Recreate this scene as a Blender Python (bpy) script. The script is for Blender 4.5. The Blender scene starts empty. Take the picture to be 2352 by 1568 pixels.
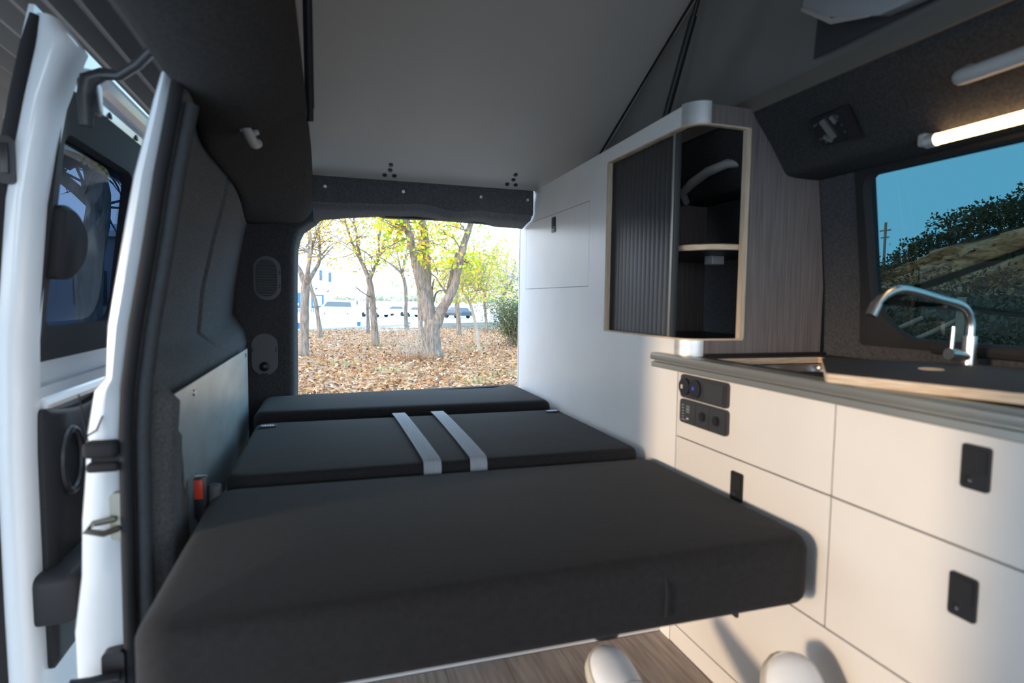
import bpy, bmesh, math, random
from mathutils import Vector, Matrix
random.seed(7)
PI = math.pi
sc = bpy.context.scene
COL = sc.collection

# ------------------------------------------------------------------ camera
CAM_LOC = Vector((0.0, 0.0, 0.95))
def look(yaw, pitch, roll):
    y, p, r = (math.radians(a) for a in (yaw, pitch, roll))
    F = Vector((math.sin(y)*math.cos(p), math.cos(y)*math.cos(p), -math.sin(p)))
    R = Vector((math.cos(y), -math.sin(y), 0)); U = R.cross(F)
    R2 = R*math.cos(r) + U*math.sin(r); U2 = U*math.cos(r) - R*math.sin(r)
    return Matrix(((R2.x, U2.x, -F.x), (R2.y, U2.y, -F.y), (R2.z, U2.z, -F.z))).to_4x4()
cd = bpy.data.cameras.new('camera'); cam = bpy.data.objects.new('camera', cd); COL.objects.link(cam)
cam.matrix_world = Matrix.Translation(CAM_LOC) @ look(17.5, 4.0, 0.73)
cd.sensor_width = 36.0; cd.lens = 36.0*1345/2352; cd.clip_start = 0.02; cd.clip_end = 500
cd.dof.use_dof = True; cd.dof.focus_distance = 5.5; cd.dof.aperture_fstop = 3.2
sc.camera = cam
# ------------------------------------------------------------------ sky
W = bpy.data.worlds.new('sky'); sc.world = W; W.use_nodes = True
nt = W.node_tree; nt.nodes.clear()
tc = nt.nodes.new('ShaderNodeTexCoord'); sp = nt.nodes.new('ShaderNodeSeparateXYZ'); rp = nt.nodes.new('ShaderNodeValToRGB')
bg = nt.nodes.new('ShaderNodeBackground'); wo = nt.nodes.new('ShaderNodeOutputWorld')
nt.links.new(tc.outputs['Generated'], sp.inputs[0]); nt.links.new(sp.outputs[2], rp.inputs[0])
dt = nt.nodes.new('ShaderNodeVectorMath'); dt.operation = 'DOT_PRODUCT'; dt.inputs[1].default_value = (0.968, 0.252, 0.0)   # away from the sun the sky is bluer
mr = nt.nodes.new('ShaderNodeMapRange'); mr.interpolation_type = 'SMOOTHSTEP'; mr.inputs[1].default_value = 0.05; mr.inputs[2].default_value = 0.95
mxs = nt.nodes.new('ShaderNodeMix'); mxs.data_type = 'RGBA'; mxs.inputs[7].default_value = (0.27, 0.66, 0.95, 1)
nt.links.new(tc.outputs['Generated'], dt.inputs[0]); nt.links.new(dt.outputs['Value'], mr.inputs[0]); nt.links.new(mr.outputs[0], mxs.inputs[0])
nt.links.new(rp.outputs[0], mxs.inputs[6]); nt.links.new(mxs.outputs[2], bg.inputs[0]); nt.links.new(bg.outputs[0], wo.inputs[0])
rp.color_ramp.elements[0].position = 0.0; rp.color_ramp.elements[0].color = (0.92, 1.0, 1.08, 1)
rp.color_ramp.elements[1].position = 0.75; rp.color_ramp.elements[1].color = (0.55, 0.76, 1.06, 1)
bg.inputs[1].default_value = 4.9
# ------------------------------------------------------------------ low warm sun through the open side door
sd = bpy.data.lights.new('sun', 'SUN'); sun = bpy.data.objects.new('sun', sd); COL.objects.link(sun)
sd.energy = 2.4; sd.color = (1.0, 0.74, 0.50); sd.angle = math.radians(6.0)
sun.rotation_euler = Vector((1.0, 0.26, -0.10)).to_track_quat('-Z', 'Y').to_euler(); sun.location = (-6, -1, 6)
# ------------------------------------------------------------------ exposure
vs = sc.view_settings
vs.view_transform = 'Standard'; vs.look = 'None'; vs.exposure = 0.0; vs.gamma = 1.0; vs.use_curve_mapping = False

# ================================================================== materials
MATS = {}
def new_mat(name):
    m = bpy.data.materials.new(name); m.use_nodes = True; MATS[name] = m
    return m, m.node_tree, m.node_tree.nodes['Principled BSDF']
def mat(name, col, rough=0.6, metal=0.0, var=0.0, scale=20.0, stretch=(1, 1, 1), bump=0.0, bscale=200.0, bdist=0.002, coat=0.0, spec=0.5, col2=None, detail=4, sheen=0.0):
    m, t, b = new_mat(name); N = t.nodes; L = t.links
    b.inputs['Base Color'].default_value = (*col, 1); b.inputs['Roughness'].default_value = rough
    b.inputs['Metallic'].default_value = metal; b.inputs['Coat Weight'].default_value = coat; b.inputs['Coat Roughness'].default_value = 0.08
    b.inputs['Specular IOR Level'].default_value = spec; b.inputs['Sheen Weight'].default_value = sheen
    c = N.new('ShaderNodeTexCoord'); mp = N.new('ShaderNodeMapping'); L.new(c.outputs['Object'], mp.inputs[0]); mp.inputs['Scale'].default_value = stretch
    if var or col2:
        n = N.new('ShaderNodeTexNoise'); n.inputs['Scale'].default_value = scale; n.inputs['Detail'].default_value = detail; L.new(mp.outputs[0], n.inputs['Vector'])
        r = N.new('ShaderNodeValToRGB'); L.new(n.outputs[0], r.inputs[0])
        a = tuple(max(0, x*(1-var)) for x in col); z = col2 if col2 else tuple(x*(1+var) for x in col)
        r.color_ramp.elements[0].position = 0.32; r.color_ramp.elements[1].position = 0.68
        r.color_ramp.elements[0].color = (*a, 1); r.color_ramp.elements[1].color = (*z, 1)
        L.new(r.outputs[0], b.inputs['Base Color'])
    if bump:
        n2 = N.new('ShaderNodeTexNoise'); n2.inputs['Scale'].default_value = bscale; n2.inputs['Detail'].default_value = 3; L.new(mp.outputs[0], n2.inputs['Vector'])
        bp = N.new('ShaderNodeBump'); bp.inputs['Strength'].default_value = bump; bp.inputs['Distance'].default_value = bdist
        L.new(n2.outputs[0], bp.inputs['Height']); L.new(bp.outputs[0], b.inputs['Normal'])
    return m
carpet = mat('carpet', (0.128, 0.128, 0.134), 0.95, var=0.25, scale=160, bump=0.9, bscale=420, bdist=0.004, spec=0.12, sheen=0.04)
carpet_edge = mat('carpet_edge', (0.050, 0.052, 0.057), 0.8, var=0.1, scale=100, bump=0.3, bscale=300, bdist=0.002, spec=0.2)
panel_m = mat('panel_laminate', (0.86, 0.85, 0.83), 0.34, var=0.025, scale=5, spec=0.5)
front_m = mat('front_laminate', (0.76, 0.73, 0.69), 0.45, var=0.02, scale=6, spec=0.4)
dark_wood = mat('dark_wood', (0.115, 0.095, 0.092), 0.6, scale=9, stretch=(34, 34, 0.6), col2=(0.215, 0.180, 0.172), detail=6, bump=0.15, bscale=60)
board_top = mat('board_laminate', (0.062, 0.050, 0.048), 0.7, spec=0.2, scale=9, stretch=(2, 14, 2), col2=(0.080, 0.066, 0.064), detail=5)
ply = mat('plywood', (0.50, 0.36, 0.24), 0.65, scale=14, stretch=(1.5, 1.5, 22), col2=(0.74, 0.60, 0.44), detail=3)
ply_v = mat('plywood_upright', (0.50, 0.38, 0.27), 0.65, scale=20, stretch=(16, 16, 0.7), col2=(0.72, 0.58, 0.43), detail=3)
alu = mat('brushed_aluminium', (0.80, 0.82, 0.82), 0.42, metal=0.75, var=0.05, scale=8, stretch=(1, 1, 12))
alu_flat = mat('sheet_aluminium', (0.58, 0.59, 0.60), 0.40, metal=0.9, var=0.12, scale=3, stretch=(1, 1.5, 4))
alu_edge = mat('anodised_edge', (0.40, 0.40, 0.365), 0.40, metal=0.7)
chrome = mat('chrome', (0.86, 0.85, 0.83), 0.26, metal=1.0)
steel = mat('sink_steel', (0.50, 0.50, 0.50), 0.30, metal=1.0)
black_pl = mat('black_plastic', (0.018, 0.018, 0.020), 0.38, spec=0.5)
grey_pl = mat('charcoal_plastic', (0.040, 0.043, 0.047), 0.55)
vent_pl = mat('vent_plastic', (0.105, 0.110, 0.120), 0.55)
light_pl = mat('light_grey_plastic', (0.40, 0.39, 0.38), 0.5)
rubber = mat('rubber', (0.020, 0.020, 0.022), 0.75, spec=0.25)
fabric = mat('bed_fabric', (0.0225, 0.022, 0.0235), 0.92, var=0.12, scale=90, bump=0.35, bscale=700, bdist=0.001, spec=0.15, sheen=0.05)
strap_m = mat('strap_webbing', (0.36, 0.40, 0.45), 0.75, var=0.12, scale=60, stretch=(12, 0.8, 1), bump=0.4, bscale=300)
seam_m = mat('seam_thread', (0.020, 0.020, 0.022), 0.95)
tag_m = mat('woven_tag', (0.70, 0.75, 0.80), 0.7)
white_paint = mat('white_car_paint', (0.68, 0.71, 0.74), 0.30, coat=0.8, spec=0.5)
canvas = mat('tent_canvas', (0.225, 0.20, 0.185), 0.85, var=0.08, scale=4, bump=0.15, bscale=500)
mesh_m = mat('insect_mesh', (0.045, 0.043, 0.043), 0.9)
flap_m = mat('flap_fabric', (0.33, 0.33, 0.34), 0.8, var=0.1, scale=6)
roof_board = mat('roof_board', (0.60, 0.53, 0.475), 0.75, var=0.02, scale=3, bump=0.1, bscale=500)
beige_trim = mat('beige_trim', (0.13, 0.115, 0.098), 0.6)
screw_m = mat('screw_steel', (0.75, 0.75, 0.75), 0.25, metal=1.0)
red_pl = mat('red_plastic', (0.62, 0.045, 0.02), 0.4)
blue_led = mat('blue_light', (0.03, 0.03, 0.25), 0.4)
blue_led.node_tree.nodes['Principled BSDF'].inputs['Emission Color'].default_value = (0.10, 0.10, 1.0, 1)
blue_led.node_tree.nodes['Principled BSDF'].inputs['Emission Strength'].default_value = 0.35
print_m = mat('white_print', (0.55, 0.55, 0.55), 0.6)
shoe_m = mat('white_leather', (0.80, 0.80, 0.80), 0.55, var=0.05, scale=12, bump=0.2, bscale=90)
sole_m = mat('sole_rubber', (0.60, 0.54, 0.44), 0.65, var=0.08, scale=15)
lace_m = mat('lace_cotton', (0.62, 0.62, 0.62), 0.85)
stitch_m = mat('stitching', (0.40, 0.36, 0.32), 0.85)
sock_m = mat('shoe_lining', (0.10, 0.10, 0.11), 0.9)
plank_m = mat('vinyl_plank', (0.24, 0.185, 0.158), 0.55, scale=5, stretch=(16, 1.1, 1), col2=(0.42, 0.35, 0.31), detail=6, bump=0.15, bscale=40)
awning_m = mat('awning_fabric', (0.13, 0.115, 0.105), 0.8, var=0.1, scale=3, stretch=(3, 0.4, 1))
bark = mat('bark', (0.13, 0.105, 0.085), 0.95, scale=7, stretch=(3, 3, 0.6), col2=(0.33, 0.275, 0.225), detail=8, bump=1.0, bscale=22, bdist=0.03)
bark_pale = mat('pale_bark', (0.26, 0.24, 0.20), 0.95, scale=8, stretch=(3, 3, 0.6), col2=(0.46, 0.42, 0.36), detail=6, bump=0.6, bscale=25, bdist=0.02)
ground_m = mat('leafy_soil', (0.15, 0.075, 0.04), 0.95, scale=6, col2=(0.50, 0.30, 0.17), detail=12, bump=1.0, bscale=14, bdist=0.05)
road_m = mat('pale_asphalt', (0.44, 0.45, 0.47), 0.9, var=0.08, scale=2)
wall_white = mat('white_render', (0.80, 0.82, 0.84), 0.85, var=0.03, scale=1)
blue_paint = mat('blue_paint', (0.02, 0.14, 0.46), 0.5)
blue_bin = mat('blue_bin_plastic', (0.03, 0.14, 0.42), 0.5)
car_white = mat('white_car_body', (0.78, 0.80, 0.82), 0.3, coat=0.5)
car_dark = mat('dark_car_body', (0.035, 0.04, 0.05), 0.3, coat=0.5)
car_grey = mat('grey_car_body', (0.30, 0.27, 0.26), 0.3, coat=0.5)
car_glass = mat('car_glass', (0.06, 0.10, 0.12), 0.12)
tyre_m = mat('tyre', (0.02, 0.02, 0.02), 0.9)
cliff_m = mat('cliff_earth', (0.20, 0.11, 0.05), 0.95, scale=1.3, stretch=(1, 1, 2.2), col2=(0.52, 0.33, 0.18), detail=9, bump=1.0, bscale=3, bdist=0.3)
hill_m = mat('dry_hillside', (0.40, 0.33, 0.24), 0.95, scale=0.3, col2=(0.60, 0.50, 0.38), detail=8)
scrub_soil = mat('scrub_soil', (0.045, 0.045, 0.03), 0.95, scale=1.2, col2=(0.12, 0.11, 0.07), detail=8)
old_wood = mat('weathered_wood', (0.25, 0.22, 0.18), 0.9, var=0.2, scale=4)
concrete = mat('concrete', (0.50, 0.50, 0.48), 0.9, var=0.1, scale=4)
def leaf_mat(name):
    m, t, b = new_mat(name)
    a = t.nodes.new('ShaderNodeAttribute'); a.attribute_name = 'tone'
    t.links.new(a.outputs['Color'], b.inputs['Base Color']); b.inputs['Roughness'].default_value = 0.7
    tr = t.nodes.new('ShaderNodeBsdfTranslucent'); mx = t.nodes.new('ShaderNodeMixShader'); mx.inputs[0].default_value = 0.4
    t.links.new(a.outputs['Color'], tr.inputs[0]); t.links.new(b.outputs[0], mx.inputs[1]); t.links.new(tr.outputs[0], mx.inputs[2])
    t.links.new(mx.outputs[0], t.nodes['Material Output'].inputs[0]); return m
leaf_m = leaf_mat('leaf')
def glass_mat(name, tint, ior=1.45, gl=1.0):
    m, t, b = new_mat(name); t.nodes.remove(b)
    tr = t.nodes.new('ShaderNodeBsdfTransparent'); tr.inputs[0].default_value = (*tint, 1)
    g = t.nodes.new('ShaderNodeBsdfGlossy'); g.inputs['Roughness'].default_value = 0.01; g.inputs['Color'].default_value = (gl, gl, gl, 1)
    f = t.nodes.new('ShaderNodeFresnel'); f.inputs[0].default_value = ior; mx = t.nodes.new('ShaderNodeMixShader')
    ge = t.nodes.new('ShaderNodeNewGeometry'); iv = t.nodes.new('ShaderNodeMath'); iv.operation = 'SUBTRACT'; iv.inputs[0].default_value = 1.0; t.links.new(ge.outputs['Backfacing'], iv.inputs[1])
    ml = t.nodes.new('ShaderNodeMath'); ml.operation = 'MULTIPLY'; t.links.new(f.outputs[0], ml.inputs[0]); t.links.new(iv.outputs[0], ml.inputs[1]); t.links.new(ml.outputs[0], mx.inputs[0]); t.links.new(tr.outputs[0], mx.inputs[1]); t.links.new(g.outputs[0], mx.inputs[2])
    t.links.new(mx.outputs[0], t.nodes['Material Output'].inputs[0]); return m
tint_glass = glass_mat('tinted_glass', (0.255, 0.325, 0.335))      # two faces of one pane: squared
door_glass = glass_mat('door_glass', (0.19, 0.25, 0.33), 1.45, 0.22)
lamp_tube = mat('lamp_tube', (1, 0.8, 0.6), 0.4)
bl = lamp_tube.node_tree.nodes['Principled BSDF']; bl.inputs['Emission Color'].default_value = (1.0, 0.62, 0.30, 1); bl.inputs['Emission Strength'].default_value = 8.0
canvas_nt = canvas.node_tree
tr = canvas_nt.nodes.new('ShaderNodeBsdfTranslucent'); tr.inputs[0].default_value = (0.022, 0.017, 0.014, 1)
mx = canvas_nt.nodes.new('ShaderNodeMixShader'); mx.inputs[0].default_value = 0.35
canvas_nt.links.new(canvas_nt.nodes['Principled BSDF'].outputs[0], mx.inputs[1]); canvas_nt.links.new(tr.outputs[0], mx.inputs[2])
canvas_nt.links.new(mx.outputs[0], canvas_nt.nodes['Material Output'].inputs[0])

# ================================================================== mesh helpers
ORG = {}                      # world position of each object's origin
class MB:
    def __init__(s): s.v = []; s.f = []; s.m = []; s.cur = 0
    def add(s, vs, fs):
        n = len(s.v); s.v += [tuple(p) for p in vs]
        for f in fs: s.f.append([n+i for i in f]); s.m.append(s.cur)
        return s
    def slot(s, i): s.cur = i; return s
    def box(s, x0, x1, y0, y1, z0, z1, bev=0.0, seg=2):
        x0, x1 = min(x0, x1), max(x0, x1); y0, y1 = min(y0, y1), max(y0, y1); z0, z1 = min(z0, z1), max(z0, z1)
        if bev <= 0:
            return s.add([(x0,y0,z0),(x1,y0,z0),(x1,y1,z0),(x0,y1,z0),(x0,y0,z1),(x1,y0,z1),(x1,y1,z1),(x0,y1,z1)],
                         [(0,3,2,1),(4,5,6,7),(0,1,5,4),(1,2,6,5),(2,3,7,6),(3,0,4,7)])
        bm = bmesh.new(); bmesh.ops.create_cube(bm, size=1.0)
        for v in bm.verts: v.co = Vector(((x0+x1)/2 + v.co.x*(x1-x0), (y0+y1)/2 + v.co.y*(y1-y0), (z0+z1)/2 + v.co.z*(z1-z0)))
        bmesh.ops.bevel(bm, geom=bm.edges[:], offset=min(bev, .49*min(x1-x0, y1-y0, z1-z0)), segments=seg, profile=0.5, affect='EDGES')
        return s.bm(bm)
    def bm(s, bm):
        bm.verts.index_update(); s.add([v.co for v in bm.verts], [[v.index for v in f.verts] for f in bm.faces]); bm.free(); return s
    def obox(s, c, ax, ay, az, bev=0.0):           # box from centre and three half-axes
        k = MB().box(-1, 1, -1, 1, -1, 1); c = Vector(c); ax, ay, az = Vector(ax), Vector(ay), Vector(az)
        return s.add([c + ax*p[0] + ay*p[1] + az*p[2] for p in k.v], k.f)
    def tube(s, pts, rad, n=10, caps=True):
        P = [Vector(p) for p in pts]; R = rad if isinstance(rad, (list, tuple)) else [rad]*len(P)
        rings = []; ref = None
        for i, p in enumerate(P):
            d = (P[min(i+1, len(P)-1)] - P[max(i-1, 0)]).normalized()
            if ref is None:
                ref = Vector((0, 0, 1)) if abs(d.z) < 0.9 else Vector((1, 0, 0))
            u = (ref - d*ref.dot(d)).normalized(); w = d.cross(u); ref = u
            rings.append([p + (u*math.cos(2*PI*k/n) + w*math.sin(2*PI*k/n))*R[i] for k in range(n)])
        return s.loft(rings, True, caps)
    def loft(s, rings, closed=True, caps=True):
        n = len(rings[0]); vs = [p for r in rings for p in r]; fs = []
        for i in range(len(rings)-1):
            for k in range(n if closed else n-1):
                a = i*n+k; b = i*n+(k+1) % n
                fs.append((a, b, b+n, a+n))
        if closed and caps: fs.append(tuple(range(n-1, -1, -1))); fs.append(tuple((len(rings)-1)*n+k for k in range(n)))
        return s.add(vs, fs)
    def prism(s, poly, ax, a0, a1):                # poly in the two other axes (order x,y,z minus ax)
        def mk(p, a): return {'x': (a, p[0], p[1]), 'y': (p[0], a, p[1]), 'z': (p[0], p[1], a)}[ax]
        return s.loft([[mk(p, a0) for p in poly], [mk(p, a1) for p in poly]], True, True)
    def grid(s, us, vs, keep, fn, th):             # slab with holes; fn(u,v,w) -> point, w in 0..th
        nu, nv = len(us), len(vs); base = len(s.v)
        for w in (0, th):
            for u in us:
                for v in vs: s.v.append(tuple(fn(u, v, w)))
        def idx(i, j, w): return base + w*nu*nv + i*nv + j
        def k(i, j): return 0 <= i < nu-1 and 0 <= j < nv-1 and keep(i, j)
        def F(*a): s.f.append(list(a)); s.m.append(s.cur)
        for i in range(nu-1):
            for j in range(nv-1):
                if not k(i, j): continue
                F(idx(i,j,0), idx(i,j+1,0), idx(i+1,j+1,0), idx(i+1,j,0)); F(idx(i,j,1), idx(i+1,j,1), idx(i+1,j+1,1), idx(i,j+1,1))
                if not k(i-1, j): F(idx(i,j,0), idx(i,j,1), idx(i,j+1,1), idx(i,j+1,0))
                if not k(i+1, j): F(idx(i+1,j,0), idx(i+1,j+1,0), idx(i+1,j+1,1), idx(i+1,j,1))
                if not k(i, j-1): F(idx(i,j,0), idx(i+1,j,0), idx(i+1,j,1), idx(i,j,1))
                if not k(i, j+1): F(idx(i,j+1,0), idx(i,j+1,1), idx(i+1,j+1,1), idx(i+1,j+1,0))
        return s
    def move(s, fn): s.v = [tuple(fn(Vector(p))) for p in s.v]; return s
    def build(s, name, mats, parent=None, smooth=False, angle=40, org=None):
        if not isinstance(mats, (list, tuple)): mats = [mats]
        o0 = Vector(ORG[parent.name]) if parent else (Vector(org) if org else Vector((0, 0, 0)))
        me = bpy.data.meshes.new(name)
        me.from_pydata([tuple(Vector(p)-o0) for p in s.v], [], s.f)
        for m in mats: me.materials.append(m)
        if len(mats) > 1: me.polygons.foreach_set('material_index', s.m)
        bm = bmesh.new(); bm.from_mesh(me); bmesh.ops.recalc_face_normals(bm, faces=bm.faces[:]); bm.to_mesh(me); bm.free()
        if smooth:
            me.polygons.foreach_set('use_smooth', [True]*len(me.polygons))
            try: me.set_sharp_from_angle(angle=math.radians(angle))
            except Exception: pass
        me.update()
        o = bpy.data.objects.new(name, me); COL.objects.link(o)
        if parent: o.parent = parent
        else: o.location = o0
        ORG[o.name] = tuple(o0); return o
def tag(o, label=None, cat=None, group=None, kind=None):
    if label: o['label'] = label
    if cat: o['category'] = cat
    if group: o['group'] = group
    if kind: o['kind'] = kind
    return o
def thing(name, label, cat, loc=(0, 0, 0), group=None):
    o = bpy.data.objects.new(name, None); COL.objects.link(o); o.location = loc; o.empty_display_size = 0.05
    ORG[o.name] = tuple(loc); return tag(o, label, cat, group)
def struct(o, label=None): return tag(o, label, kind='structure')
def piece(src, loc_delta, parent, name=None):       # copy sharing mesh data
    o = src.copy(); COL.objects.link(o); o.parent = parent; o.location = Vector(src.location) + Vector(loc_delta); ORG[o.name] = ORG[parent.name]
    return o
def rrect(x0, x1, y0, y1, r, n=6):
    pts = []
    for cx, cy, a in ((x1-r, y0+r, -90), (x1-r, y1-r, 0), (x0+r, y1-r, 90), (x0+r, y0+r, 180)):
        for k in range(n+1):
            t = math.radians(a + 90*k/n); pts.append((cx + r*math.cos(t), cy + r*math.sin(t)))
    return pts
def cushion(mb, x0, x1, y0, y1, z0, z1, R, r, crown=0.004, rb=None, warp=None):
    rings = []; rb = rb or r*.6
    spec = []
    for k in range(5): t = k/4*PI/2; spec.append((rb*(1-math.sin(t)), z0 + rb*(1-math.cos(t))))
    for k in range(8): t = k/7*PI/2; spec.append((r*(1-math.cos(t)), z1 - r + r*math.sin(t)))
    for d in (.02, .06, .12, .2): spec.append((r+d, z1 + crown*(d/.2)**.5))
    w = min(x1-x0, y1-y0)/2
    for ins, z in spec:
        if ins > w*.95: continue
        rr = max(R-ins, 0.004); rings.append([(p[0], p[1], z) for p in rrect(x0+ins, x1-ins, y0+ins, y1-ins, rr, 8)])
    mb.loft(rings, True, True)
    if warp: mb.move(warp)
    return mb
def arc(cx, cy, r, a0, a1, n): return [(cx + r*math.cos(math.radians(a0+(a1-a0)*k/n)), cy + r*math.sin(math.radians(a0+(a1-a0)*k/n))) for k in range(n+1)]
def lerp_table(tab, t):
    if t <= tab[0][0]: return tab[0][1]
    for (a, b), (c, d) in zip(tab, tab[1:]):
        if t <= c: return b + (d-b)*(t-a)/(c-a)
    return tab[-1][1]
def disc(mb, c, nrm, r, h, n=16):
    c = Vector(c); d = Vector(nrm).normalized(); return mb.tube([c, c + d*h], r, n)
shutter_m = mat('shutter_slat', (0.030, 0.030, 0.033), 0.42, var=0.1, scale=10, stretch=(8, 8, 1))

lining_shaded = mat('shaded_lining', (0.050, 0.048, 0.048), 0.95, var=0.25, scale=160, bump=0.9, bscale=420, bdist=0.004, spec=0.12)  # same carpet in a darker base, weaker light at the roof painted in
carpet_shaded = mat('shaded_carpet', (0.070, 0.071, 0.076), 0.95, var=0.25, scale=160, bump=0.9, bscale=420, bdist=0.004, spec=0.12)  # shaded copy of carpet for rear pillar and right wall, shade in the colour
latch_m = mat('latch_plastic', (0.020, 0.020, 0.022), 0.55, spec=0.3)
plate_m = mat('socket_plastic', (0.040, 0.042, 0.046), 0.45)
tag_dark = mat('dark_tag', (0.06, 0.065, 0.07), 0.8)
# ================================================================== the van shell
# floor boards
floor = struct(MB().box(-0.37, 1.40, -0.95, 2.80, -0.05, -0.004).build('floor', grey_pl), 'camper van floor laid with grey brown wood planks')
xs = [-0.36 + 0.16*i for i in range(12)]
for i in range(11):
    y = -0.95; first = True
    cut = -0.95 + (0.37*i) % 1.1
    segs = [(-0.95, cut), (cut, cut+1.15), (cut+1.15, 1.43)]
    for a, b in segs:
        b = min(b, 1.43); a = min(a, 1.43)
        if b - a < 0.03: continue
        MB().box(xs[i]+0.0006, min(xs[i+1], 1.40)-0.0006, a+0.0006, b-0.0006, -0.004, 0.0).build('plank', plank_m, floor)
# left wall: carpeted loft from the door seal back to the rear pillar
SEC_A = [(-0.352, 0.0), (-0.352, 0.22), (-0.352, 0.45), (-0.348, 0.655), (-0.34, 0.74), (-0.335, 0.78), (-0.325, 0.82), (-0.295, 0.98), (-0.27, 1.12), (-0.250, 1.25), (-0.24, 1.34)]
SEC_B = [(-0.345, 0.0), (-0.345, 0.3), (-0.345, 0.6), (-0.335, 0.70), (-0.325, 0.75), (-0.335, 0.785), (-0.392, 0.835), (-0.378, 0.97), (-0.345, 1.12), (-0.312, 1.25), (-0.292, 1.34)]
SEC_C = [(-0.345, 0.0), (-0.345, 0.3), (-0.345, 0.6), (-0.335, 0.72), (-0.33, 0.765), (-0.34, 0.81), (-0.385, 0.88), (-0.376, 0.97), (-0.355, 1.10), (-0.332, 1.22), (-0.30, 1.34)]
def wl(y):
    if y <= 1.24: return SEC_A
    if y <= 1.62:
        t = (y-1.24)/0.38; t = t*t*(3-2*t); return [(a[0]+(b[0]-a[0])*t, a[1]+(b[1]-a[1])*t) for a, b in zip(SEC_A, SEC_B)]
    if y <= 2.40: return SEC_B
    t = (y-2.40)/0.34; return [(a[0]+(b[0]-a[0])*t, a[1]+(b[1]-a[1])*t) for a, b in zip(SEC_B, SEC_C)]
JR0 = [(-.262, 1.357), (-.272, 1.30), (-.298, 1.166), (-.322, 1.02), (-.345, .894), (-.358, .80), (-.366, .698), (-.37, .329), (-.37, 0)]
secs = []
secs.append([(lerp_table([(b_, a_) for a_, b_ in JR0][::-1], p[1]) + .016, 1.218, p[1]) for p in [q_ for a_, c_ in zip(SEC_A, SEC_A[1:]) for q_ in [(a_[0]+(c_[0]-a_[0])*t_, a_[1]+(c_[1]-a_[1])*t_) for t_ in (0, .25, .5, .75)]] + [SEC_A[-1]]])
for y in (1.235, 1.25, 1.265, 1.285, 1.30, 1.315, 1.33, 1.345, 1.36, 1.375, 1.39, 1.405, 1.42, 1.435, 1.45, 1.47, 1.49, 1.51, 1.55, 1.62, 1.75, 1.9, 2.03, 2.04, 2.05, 2.085, 2.10, 2.11, 2.25, 2.40, 2.52, 2.62, 2.70, 2.74):
    rec = 0.026 if 2.045 <= y <= 2.09 else 0.0
    sec = wl(y); ring = []
    for k, (x, z) in enumerate(sec):
        d = rec if k >= 6 else 0.0
        ye = lerp_table([(.30, 1.50), (.45, 1.445), (.545, 1.408), (.62, 1.39), (.70, 1.345), (.75, 1.325), (.80, 1.32)], z)
        ss = lambda a: max(0, min(1, a))**2*(3-2*max(0, min(1, a)))
        d -= .056*ss((y-1.235)/.045)*(1-ss((y-ye+.018)/.036))*(1 - ss((z-.745)/.06))
        ring.append((x-d, y, z))
    # resample the profile for smoothness
    out = []
    for a, b in zip(ring, ring[1:]):
        for s_ in (0, .25, .5, .75): out.append(tuple(a[i]+(b[i]-a[i])*s_ for i in range(3)))
    out.append(ring[-1]); secs.append(out)
wall_left = struct(MB().loft(secs, False).build('wall_left', carpet, smooth=True, angle=60), 'dark carpeted side wall behind the sliding door')
# rear pillar, D section, beside the tailgate opening
secs = []
for z, e in ((0, -0.142), (0.5, -0.142), (0.9, -0.139), (1.10, -0.136), (1.17, -0.132), (1.215, -0.122), (1.245, -0.108), (1.265, -0.085), (1.29, -0.05), (1.33, -0.02)):
    r = 0.03
    ring = [(-0.42, 2.76, z), (-0.40, 2.735, z), (-0.35, 2.72, z), (-0.25, 2.72, z), (e-r-.01, 2.722, z)]
    ring += [(e-r + r*math.sin(t), 2.722 + r - r*math.cos(t), z) for t in (0.3, .6, .9, 1.2, PI/2)] + [(e+.004, 2.80, z), (e+.006, 2.92, z)]
    secs.append(ring)
wall_rear = struct(MB().loft(secs, False).build('wall_rear', carpet_shaded, smooth=True, angle=60), 'carpeted rear pillar left of the tailgate opening')
# header above the tailgate opening
ZT = [(-.40, 1.262), (-.11, 1.267), (-.055, 1.270), (-.015, 1.292), (.1, 1.306), (.225, 1.319), (.245, 1.312), (.5, 1.315), (.73, 1.308), (.76, 1.301), (.93, 1.297)]
ZB = [(-.40, 1.335), (-.05, 1.345), (.20, 1.352), (.31, 1.356), (.38, 1.363), (.45, 1.355), (.53, 1.338), (.60, 1.342), (.66, 1.351), (.74, 1.343), (.93, 1.342)]
secs = []
x = -0.055
while x < 0.9125:
    zt, zb = lerp_table(ZT, x), lerp_table(ZB, x)
    secs.append([(x, 2.64, 1.456), (x, 2.582, 1.455), (x, 2.578, 1.450), (x, 2.578, zb+.012), (x, 2.583, zb), (x, 2.60, zb-.004), (x, 2.615, zb-.020), (x, 2.67, zb-.028), (x, 2.735, zt), (x, 2.745, zt+.004), (x, 2.80, 1.36), (x, 2.82, 1.46)])
    x += 0.0125
trim_header = struct(MB().loft(secs, False).build('trim_1', carpet, smooth=True, angle=50), 'dark carpeted header panel above the tailgate opening')
for x in (-0.005, 0.315, 0.659, 0.879):
    b = MB(); disc(b, (x, 2.579, 1.410), (0, -1, 0), 0.007, 0.003, 12); disc(b, (x, 2.576, 1.410), (0, -1, 0), 0.0035, 0.003, 10); b.build('stud', screw_m, trim_header)
# lip moulding under the header
b = MB(); pts = [(0.25 + 0.48*k/12, 2.71, lerp_table(ZT, 0.25+0.48*k/12)+0.010) for k in range(13)]
b.tube(pts, 0.008, 8); b.build('lip_moulding', rubber, trim_header, smooth=True)
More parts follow.
